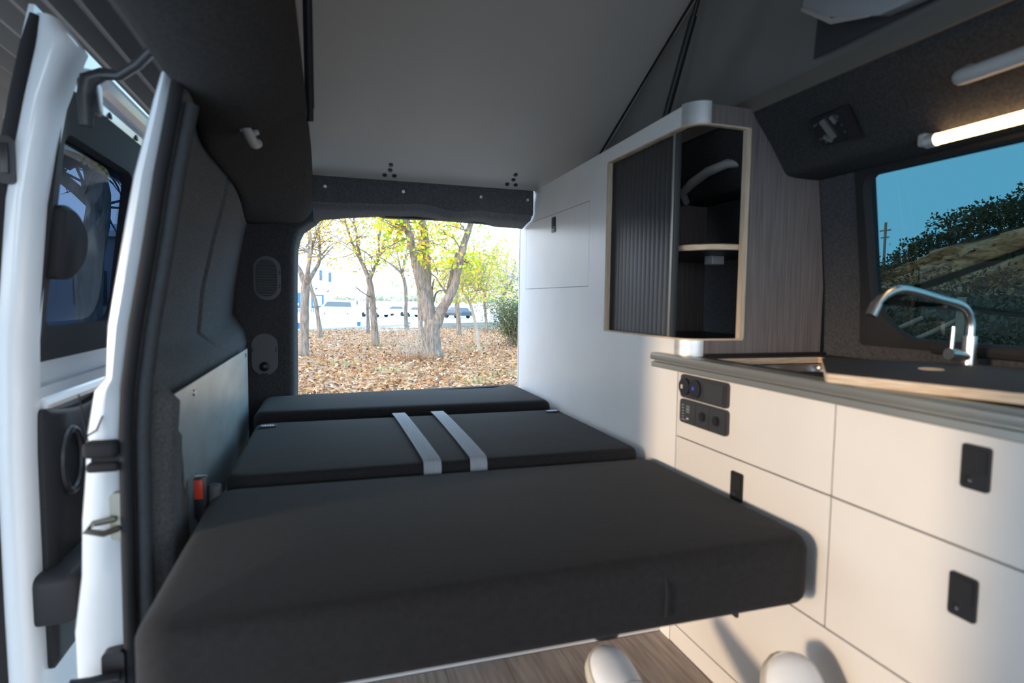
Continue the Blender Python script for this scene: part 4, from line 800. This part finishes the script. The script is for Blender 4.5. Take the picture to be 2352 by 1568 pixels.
# ------------------------------------------------------------------ trees
def make_tree(key, name, label, barkm, twigs, leaves, tones, size=(.05, .09), spread=.28, zmin=1.2, droop=.4):
    stems = TREES[key]; b0 = stems[0][0]; t = thing(name, label, 'tree', (b0[0], b0[1], ground_z(b0[1])), 'trees behind the van')
    r = random.Random(hash_key(key)); trunk = MB()
    for st in stems:
        P = [Vector(p[:3]) for p in st]; R = [p[3] for p in st]
        if st is stems[0]:
            P = [P[0] - Vector((0, 0, .25))] + P; R = [R[0]*1.25] + R
        PP, RR = [], []
        for i in range(len(P)-1):
            p0, p1, p2, p3 = P[max(i-1, 0)], P[i], P[i+1], P[min(i+2, len(P)-1)]
            for k in range(4):
                s = k/4; PP.append(0.5*((2*p1)+(p2-p0)*s+(2*p0-5*p1+4*p2-p3)*s*s+(3*p1-p0-3*p2+p3)*s**3)); RR.append((R[i]+(R[i+1]-R[i])*s)*(1+r.uniform(-.07, .07)))
        PP.append(P[-1]); RR.append(R[-1]); trunk.tube(PP, RR, 12 if R[0] > .06 else 8)
    trunk.build('trunk', barkm, t, smooth=True, angle=70)
    tw = MB(); tips = []
    cand = [(Vector(a[:3]), Vector(b_[:3]), a[3]) for st in stems[1:] or stems for a, b_ in zip(st, st[1:])]
    if len(stems) == 1: cand = cand[-2:]
    for k in range(twigs):
        a, b_, rr = r.choice(cand); p = a + (b_-a)*r.random()
        if p.z < zmin: continue
        d = Vector((r.uniform(-1, 1), r.uniform(-1, 1), r.uniform(-.3, 1))).normalized(); L = r.uniform(.5, 1.5); pts = [p]; 
        for s in range(5):
            d = (d + Vector((r.uniform(-.35, .35), r.uniform(-.35, .35), r.uniform(-.35, .30)-.06*s*droop))).normalized(); pts.append(pts[-1] + d*L/5)
            if s > 0: tips.append(pts[-1])
            if s in (1, 2, 3) and r.random() < .8:
                d2 = (d + Vector((r.uniform(-1, 1), r.uniform(-1, 1), r.uniform(-.8, .8)))).normalized(); e = pts[-1] + d2*L*.3; tw.tube([pts[-1], (pts[-1]+e)/2 + Vector((0, 0, .02)), e], [rr*.12+.003, rr*.08+.002, .0015], 4, False); tips.append(e)
        r0 = min(rr*.35, .022)+.003
        tw.tube(pts, [r0*(1-.15*s) for s in range(6)], 5, False)
    tw.build('twigs', barkm, t)
    Q = []
    if tips:
        for k in range(leaves):
            c = r.choice(tips) + Vector((r.gauss(0, spread), r.gauss(0, spread), r.gauss(0, spread*.8)))
            if c.z < zmin-.3: continue
            u = Vector((r.uniform(-1, 1), r.uniform(-1, 1), r.uniform(-1.2, .5))).normalized(); v = u.cross(Vector((r.uniform(-1, 1), r.uniform(-1, 1), r.uniform(-1, 1)))).normalized(); s = r.uniform(*size)
            tn = r.choice(tones); kk = r.uniform(.9, 1.35); Q.append((c, u*s, v*s, tuple(min(.95, x*kk) for x in tn)))
    if Q: leaf_mesh('foliage', Q, t, kind='stuff')
    return t
def hash_key(k): return sum(ord(c)*(i+3) for i, c in enumerate(k))
YG = [(.50, .52, .03), (.70, .60, .04), (.28, .44, .03), (.82, .58, .04), (.42, .54, .04), (.74, .42, .04)]
YO = [(.74, .46, .06), (.82, .56, .08), (.58, .42, .08), (.70, .34, .05)]
YP = [(.46, .50, .06), (.60, .54, .09), (.30, .42, .06), (.72, .54, .12), (.38, .46, .07), (.62, .46, .14)]
make_tree('T4', 'forked_tree', 'large tree forking low into three thick trunks', bark, 110, 2500, YG, (.045, .085), .24, 2.0)
make_tree('T1', 'forked_tree', 'slender forked tree nearest the left rear pillar', bark, 80, 900, YO, (.03, .06), .25, 1.9)
make_tree('T2', 'forked_tree', 'forked tree left of the large three-trunked tree', bark, 90, 850, YG, (.035, .07), .20, 1.7)
make_tree('T1b', 'leaning_tree', 'thin leaning trunk just right of the leftmost tree', bark, 14, 60, YO, (.04, .06), .3, 2.4)
make_tree('T2b', 'thin_tree', 'thin straight trunk standing behind the second forked tree', bark, 6, 30, YG, (.04, .07), .3, 2.0)
make_tree('T3', 'bare_tree', 'nearly bare tree between the forked tree and the large tree', bark, 60, 160, YO, (.04, .08), .25, 1.6)
make_tree('T4b', 'thin_tree', 'trunk half hidden behind the left side of the large tree', bark, 14, 200, YG, (.05, .09), .3, 2.4)
make_tree('T5', 'thin_tree', 'slim trunk right of the large forked tree', bark, 40, 700, YO, (.05, .09), .35, 1.6)
make_tree('T6', 'young_tree', 'young pale trunk with a yellow green crown', bark_pale, 110, 2700, YP, (.035, .065), .30, 1.15)
make_tree('T7', 'thin_tree', 'slender bent trunk in front of the dry hillside', bark, 50, 500, YO, (.05, .09), .4, 1.3)
make_tree('T8', 'bare_tree', 'bare twiggy tree behind the green bush', bark_pale, 120, 500, [(.55, .42, .32), (.62, .48, .36)], (.04, .08), .5, 1.2)
# dry shoots and a heap of twigs at the foot of the large tree
dt = thing('dry_shoots', 'dry leafless shoots growing beside the large tree', 'shoots', (2.35, 15.0, -.55)); r = random.Random(5); b = MB()
for k in range(46):
    p = Vector((2.2 + r.uniform(-.35, .35), 14.9 + r.uniform(-.3, .3), -.56)); d = Vector((r.uniform(-.8, .35), r.uniform(-.3, .3), r.uniform(.6, 1.4))).normalized(); L = r.uniform(.5, 1.6); pts = [p]
    for s in range(4): d = (d + Vector((r.uniform(-.25, .2), 0, r.uniform(-.2, .12)))).normalized(); pts.append(pts[-1]+d*L/4)
    b.tube(pts, [.006, .005, .004, .003, .002], 4, False)
b.build('stems', bark_pale, dt)
b = MB()
for k in range(220):
    p = Vector((2.15 + r.gauss(0, .28), 14.5 + r.gauss(0, .18), -.54)); d = Vector((r.uniform(-1, 1), r.uniform(-1, 1), r.uniform(0, .9))).normalized(); e = p + d*r.uniform(.1, .3); b.tube([p, (p+e)/2+Vector((0, 0, .02)), e], .004, 4, False)
b.build('twig_heap', ground_m, dt)
# dense green bush at the right edge of the opening
bu = thing('green_bush', 'dense dark green bush at the right of the tailgate view', 'bush', (5.95, 18.6, -.55)); r = random.Random(11); b = MB(); Q = []
for k in range(60):
    p = Vector((5.95 + r.uniform(-.25, .35), 18.6 + r.uniform(-.3, .3), -.55)); d = Vector((r.uniform(-.55, .5), r.uniform(-.4, .4), 1)).normalized(); L = r.uniform(.9, 2.3); pts = [p]
    for s in range(4):
        d = (d + Vector((r.uniform(-.25, .2), r.uniform(-.2, .2), r.uniform(-.1, .1)))).normalized(); pts.append(pts[-1]+d*L/4)
        for m in range(34):
            if s < 1 and m > 8: continue
            c = pts[-1] + Vector((r.gauss(0, .17), r.gauss(0, .17), r.gauss(0, .14))); u = rv().normalized(); v = u.cross(rv()).normalized(); sz = r.uniform(.025, .05); tn = r.choice([(.09, .13, .05), (.13, .17, .07), (.07, .10, .05), (.20, .22, .10)]); Q.append((c, u*sz*1.3, v*sz*.7, tn))
    b.tube(pts, [.012, .010, .008, .006, .003], 5, False)
b.build('stems', bark, bu); leaf_mesh('foliage', Q, bu, kind='stuff')
# grass tufts, small plants
Q = []
for k in range(330):
    x, y = r.choice([(3.6, 29.3), (1.2, 12.2), (3.3, 11.0), (2.6, 10.2), (4.6, 11.5), (4.3, 17.6), (1.4, 19.0), (5.2, 14), (.2, 13.4)]); c = Vector((x + r.gauss(0, .22), y + r.gauss(0, .2), ground_z(y)+.06)); u = Vector((r.uniform(-.5, .5), r.uniform(-.5, .5), 1)).normalized(); v = u.cross(rv()).normalized(); s = r.uniform(.03, .08); Q.append((c, u*s, v*s*.4, r.choice([(.20, .24, .10), (.32, .33, .15), (.38, .34, .16)])))
tag(leaf_mesh('grass_tufts', Q, None), 'small green grass tufts poking through the fallen leaves', 'grass', kind='stuff')
# ------------------------------------------------------------------ yard wall with white railing
wl_ = thing('yard_wall', 'low white yard wall with white railing left of the road', 'wall', (-1.0, 58, -1.45))
b = MB().box(-12, 2.55, 57.9, 58.15, -1.75, -.64, .02); b.build('masonry', wall_white, wl_)
b = MB().box(-12, 2.55, 57.98, 58.04, -.08, -.03); b.box(-12, 2.55, 57.98, 58.04, -.60, -.56); b.build('rail', wall_white, wl_)
p0 = MB().box(-4.02, -3.98, 57.99, 58.03, -.62, -.05).build('baluster', wall_white, wl_)
for k in range(1, 47): piece(p0, (.14*k, 0, 0), wl_)
# factory building
fb = thing('factory_building', 'white factory building with blue doors and windows', 'building', (-12, 118, -1.6))
def at110(x, z): return x*110/60, .95 + (z-.95)*110/60
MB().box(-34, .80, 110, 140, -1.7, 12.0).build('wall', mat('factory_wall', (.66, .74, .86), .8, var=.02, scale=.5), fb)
MB().box(-34.2, .95, 109.9, 140, 12.0, 12.4).build('roof_edge', wall_white, fb)
def fdoor(x0, x1, z0, z1):
    d = MB().box(x0, x1, 109.86, 110.1, z0, z1); d = d.build('loading_door', blue_paint, fb); return d
d = fdoor(-6.6, -4.55, -1.55, 1.85)
for k in range(2): MB().box(-6.2+.85*k, -5.65+.85*k, 109.8, 109.87, -.35, .0).build('door_light', wall_white, d)
d = fdoor(-2.75, -.65, -1.55, 1.55); MB().box(-2.45, -.95, 109.8, 109.87, -.4, 1.3).build('shutter_panel', mat('pale_shutter', (.62, .74, .78), .6), d)
for x0 in (-1.32, .22, -4.6, -7.8): 
    w_ = MB().box(x0, x0+.45, 109.85, 110.1, 4.1 if x0 < 0 else 3.85, 5.9 if x0 < 0 else 5.5).build('window', blue_paint, fb); MB().box(x0+.06, x0+.39, 109.8, 109.86, 4.25, 5.3).build('pane', car_glass, w_)
for x0 in (-1.9, .1):
    MB().obox((x0, 109.6, 2.6 if x0 < 0 else 2.2), (.22, 0, .12), (0, .2, 0), (-.04, 0, .07)).build('wall_light', grey_pl, fb)
# vehicles
def car(name, label, loc, yaw, bodym, L=4.3, Wd=1.75, H=1.45, vanlike=False):
    t = thing(name, label, 'car' if not vanlike else 'van', loc, None if vanlike else 'parked cars on the road'); c, s = math.cos(yaw), math.sin(yaw); o = Vector(loc)
    def T(p): return o + Vector((p[0]*c - p[1]*s, p[0]*s + p[1]*c, p[2]))
    def ex(poly, w0, w1=None):
        w1 = w1 or w0; b = MB(); b.loft([[T((p[0], -w0(p[1]), p[1])) for p in poly], [T((p[0], w0(p[1]), p[1])) for p in poly]]); return b
    h = L/2
    if vanlike:
        body = [(-h, .4), (-h, 1.5), (-h+.1, 2.2), (h-1.5, 2.25), (h-1.2, 2.2), (h-.55, 1.35), (h-.1, 1.1), (h, .9), (h, .4)]; wf = lambda z: Wd/2 - max(0, z-1.1)*.10
        win = [(-h+.3, 1.35), (-h+.4, 2.0), (h-1.45, 2.05), (h-1.25, 2.0), (h-.85, 1.4)]
    else:
        body = [(-h, .35), (-h, .75), (-h+.05, .95), (-h+.45, 1.0), (-h+.85, H-.05), (-h+1.4, H), (h-1.75, H), (h-1.0, .98), (h-.15, .82), (h, .65), (h, .35)]; wf = lambda z: Wd/2 - max(0, z-.85)*.28
        win = [(-h+.55, 1.0), (-h+.92, H-.10), (h-1.8, H-.08), (h-1.15, 1.0)]
    ex(body, wf).build('body', bodym, t); ex(win, lambda z: wf(z)+.012).build('side_windows', car_glass, t)
    ws = [(h-1.75+.02, H-.06), (h-1.02, .99)] if not vanlike else [(h-1.16, 2.12), (h-.58, 1.38)]
    b = MB(); (x0, z0), (x1, z1) = ws; b.loft([[T((x0+.03, -wf(z0)*.88, z0)), T((x0+.03, wf(z0)*.88, z0))], [T((x1+.03, -wf(z1)*.9, z1)), T((x1+.03, wf(z1)*.9, z1))]], False); b.build('windscreen', car_glass, t)
    for x in (-h+.8, h-.85):
        for sy in (-1, 1):
            b = MB(); b.tube([T((x, sy*(Wd/2-.2), .31)), T((x, sy*(Wd/2+.01), .31))], .31, 16); b.build('wheel', tyre_m, t)
    return t
gz = lambda y: ground_z(y) - .03
car('parked_car', 'white car half hidden behind the second forked tree', (6.0, 80, gz(80)), 2.2, car_white)
car('parked_car', 'white car parked alone in the middle of the road', (9.6, 86, gz(86)), 2.5, car_white)
car('parked_car', 'white car just left of the large tree', (11.9, 80, gz(80)), 2.2, car_white)
car('parked_car', 'dark car right of the slim trunk', (16.3, 76, gz(76)), 2.0, car_dark)
car('parked_car', 'greyish car between the large tree and the slim trunk', (15.4, 84, gz(84)), 1.75, car_grey)
car('parked_van', 'white van parked in the yard before the factory', (1.15, 78, -1.5), 2.9, car_white, 4.6, 1.9, 2.2, True)
# long white shed and hedge at the far side of the yard
MB().box(5, 26, 98, 104, -1.6, .55, .05).build('distant_shed', wall_white, None); sh = bpy.data.objects['distant_shed']; tag(sh, 'long low white shed at the far side of the yard', 'shed')
Q = []
for k in range(1600):
    x = r.uniform(1, 34); c = Vector((x, 108 + r.uniform(-2, 2), .2 + abs(r.gauss(0, .5)) + .4*math.sin(x*.9))); u = rv().normalized(); v = u.cross(rv()).normalized(); Q.append((c, u*.35, v*.35, r.choice([(.42, .42, .30), (.36, .38, .26), (.52, .46, .34)])))
tag(leaf_mesh('distant_hedge', Q, None), 'pale distant hedge behind the parked cars', 'hedge', kind='stuff')
# blue bins and road sign
for (x, y, lab) in ((1.60, 32.6, 'small blue litter bin left of the second forked tree'), (-1.33, 29.0, 'small blue litter bin behind the leftmost tree'), (6.2, 47, 'small blue litter bin left of the large tree')):
    bn = thing('litter_bin', lab, 'bin', (x, y, ground_z(y)-.03), 'blue litter bins'); z = ground_z(y)-.03
    b = MB(); b.tube([(x, y, z), (x, y, z+.36)], [.075, .10], 14); b.build('bin_body', blue_bin, bn, smooth=True, angle=40)
    b = MB(); b.tube([(x, y, z+.36), (x, y, z+.375)], .108, 14); b.build('bin_rim', blue_bin, bn)
sg = thing('road_sign', 'white signpost standing before the yard wall', 'sign', (-.28, 32.5, -.65))
b = MB(); b.tube([(-.28, 32.5, -.68), (-.28, 32.5, .25)], .025, 8); b.build('post', light_pl, sg); MB().box(-.36, -.20, 32.46, 32.49, .02, .22, .01).build('sign_plate', wall_white, sg)
struct(MB().box(-60, 60, -40, 3.6, -.75, -.55).build('pavement', concrete), 'pale concrete pavement beside the van')
kb = struct(MB().obox((.9, 30.3, -.52), (3.6, 3.42, 0), (-.05, .05, 0), (0, 0, .06)).build('kerb', concrete), 'low concrete kerb between leaves and road')
# dry hillside far behind on the right
rows = []
for k in range(30):
    x = 12 + 4*k; top = 3.5 + 14*min(1, max(0, (x-14)/40))**.8 + 1.2*math.sin(x*.5); rows.append([(x, 112, -1.8), (x, 122, top*.5), (x, 138, top*.9), (x, 160, top)])
struct(MB().loft(rows, False).build('hillside', hill_m, smooth=True), 'pale dry hillside behind the trees')
Q = []
for k in range(2500):
    x = r.uniform(14, 60); c = Vector((x, 113 + r.uniform(0, 25), 0)); c.z = -1 + (c.y-113)*.18 + abs(r.gauss(0, 1.2)); u = rv().normalized(); v = u.cross(rv()).normalized(); Q.append((c, u*.6, v*.6, r.choice([(.55, .45, .32), (.48, .42, .28), (.62, .50, .36)])))
tag(leaf_mesh('dry_scrub', Q, None), 'dry pale scrub covering the far hillside', 'scrub', kind='stuff')
# ------------------------------------------------------------------ hill seen through the kitchen window
def cl_top(y): return lerp_table([(10, 4.6), (18.5, 4.6), (20.5, 4.1), (22.5, 3.9), (24, 3.1), (25.7, 2.45), (28, 1.5), (36, .2)], y)
def cl_bot(y): return lerp_table([(10, 1.2), (18.4, 1.45), (21, 1.7), (25, 2.0), (28, 1.0), (36, -.2)], y)
rows = []; r2 = random.Random(21)
ny = 90
for k in range(ny):
    y = 4 + 34*k/(ny-1); zt, zb = cl_top(y), min(cl_bot(y), cl_top(y)-.2); col = [(6, y, -.6), (14, y, -.45), (22, y, .2), (27, y, zb)]
    for j in range(1, 12):
        t = j/12; w = .45*math.sin(y*2.1+j*.9) + .3*math.sin(y*5.3+j*2.2) + r2.uniform(-.18, .18); col.append((27.4 + 2.2*t + w*.6, y, zb + (zt-zb)*t))
    col += [(30.5, y, zt+.1), (33, y, zt+.8), (40, y, zt+2.6)]
    rows.append(col)
m = MB().loft(rows, False)
m.m = [1 if (min(m.v[i][0] for i in f) < 26 or min(m.v[i][0] for i in f) > 30.2) else 0 for f in m.f]
struct(m.build('cliff', [cliff_m, scrub_soil], smooth=True, angle=60), 'earthen cliff of a wooded hill outside the kitchen window')
Q = []
for k in range(18000):
    y = r.uniform(8, 32); big = cl_top(y) + .3 + 1.45*min(1, max(.1, (29-y)/6)) + .25*math.sin(y*3.1) + .2*math.sin(y*7.7); x = r.uniform(30, 34); z = cl_top(y) + (big-cl_top(y))*r.random()**.6 + (x-30)*.15
    c = Vector((x, y, z)); u = rv().normalized(); v = u.cross(rv()).normalized(); s = r.uniform(.06, .15); Q.append((c, u*s, v*s, r.choice([(.05, .07, .03), (.08, .10, .04), (.04, .055, .03), (.12, .11, .05)])))
tag(leaf_mesh('hilltop_trees', Q, None), 'dark green trees crowding the hilltop outside the kitchen window', 'trees', kind='stuff')
Q = []
for k in range(20000):
    y = r.uniform(6, 32); x = r.uniform(15, 28); gzz = lerp_table([(14, -.45), (22, .2), (27, cl_bot(y))], x); c = Vector((x, y, gzz + abs(r.gauss(0, .35 + .05*max(0, x-20))))); u = rv().normalized(); v = u.cross(rv()).normalized(); s = r.uniform(.05, .16); Q.append((c, u*s, v*s*.6, r.choice([(.035, .045, .02), (.05, .06, .03), (.07, .065, .035), (.10, .085, .05), (.03, .035, .02)])))
tag(leaf_mesh('scrub_bushes', Q, None), 'dark scrub at the foot of the cliff outside the kitchen window', 'scrub', kind='stuff')
po = thing('utility_pole', 'utility pole with crossarms on the hill skyline', 'pole', (31, 26.35, 3.0))
b = MB(); b.tube([(31, 26.35, 2.0), (31, 26.35, 5.75)], .07, 8); b.build('mast', old_wood, po); MB().box(30.97, 31.03, 26.0, 26.7, 5.25, 5.33).build('crossarm', old_wood, po); MB().box(30.97, 31.03, 26.1, 26.6, 4.85, 4.92).build('crossarm', old_wood, po)
rl = thing('wooden_railing', 'old wooden railing on the slope below the cliff', 'railing', (13, 9.4, -.2))
for (a, c) in (((12.2, 10.6, -.35), (13.6, 9.2, .85)), ((12.1, 10.9, -.05), (12.9, 9.9, .68))):
    b = MB(); b.tube([a, c], .05, 8); b.build('rail', old_wood, rl)
b = MB(); b.tube([(13.3, 9.35, -.5), (13.3, 9.35, 1.15)], .09, 10); b.build('post', old_wood, rl)
# bare tree behind the side door glass, left of the van
TREES['TL'] = [[(-3.3, 10.0, -.6, .20), (-3.3, 10.0, 1.2, .17), (-3.15, 10.0, 2.2, .16), (-3.2, 10, 2.9, .15)], [(-3.2, 10, 2.9, .14), (-3.5, 10, 3.6, .11), (-3.75, 9.9, 4.4, .08), (-3.9, 9.8, 5.4, .05)], [(-3.2, 10, 2.9, .10), (-2.8, 10.1, 3.4, .08), (-2.5, 10.2, 4.2, .05), (-2.3, 10.3, 5.2, .03)], [(-3.15, 10, 2.2, .09), (-3.7, 10, 2.7, .07), (-4.2, 10, 2.95, .05), (-4.9, 10, 3.5, .03)]]
make_tree('TL', 'bare_tree', 'bare branched tree seen through the sliding door glass', bark, 150, 0, YO, zmin=1.9)
hs = thing('neighbour_house', 'pale building seen low through the sliding door glass', 'building', (-9, 26, -.6))
MB().box(-16, -4.4, 24, 30, -.7, 3.0).build('wall', mat('house_wall', (.20, .21, .23), .8), hs); MB().box(-16.2, -4.2, 23.8, 30.2, 3.0, 3.2).build('roof_edge', concrete, hs)
for x in (-8.4, -6.6): 
    w_ = MB().box(x, x+1.0, 23.95, 24.05, .6, 1.8).build('window', grey_pl, hs); MB().box(x+.08, x+.92, 23.9, 23.96, .68, 1.72).build('pane', car_glass, w_)
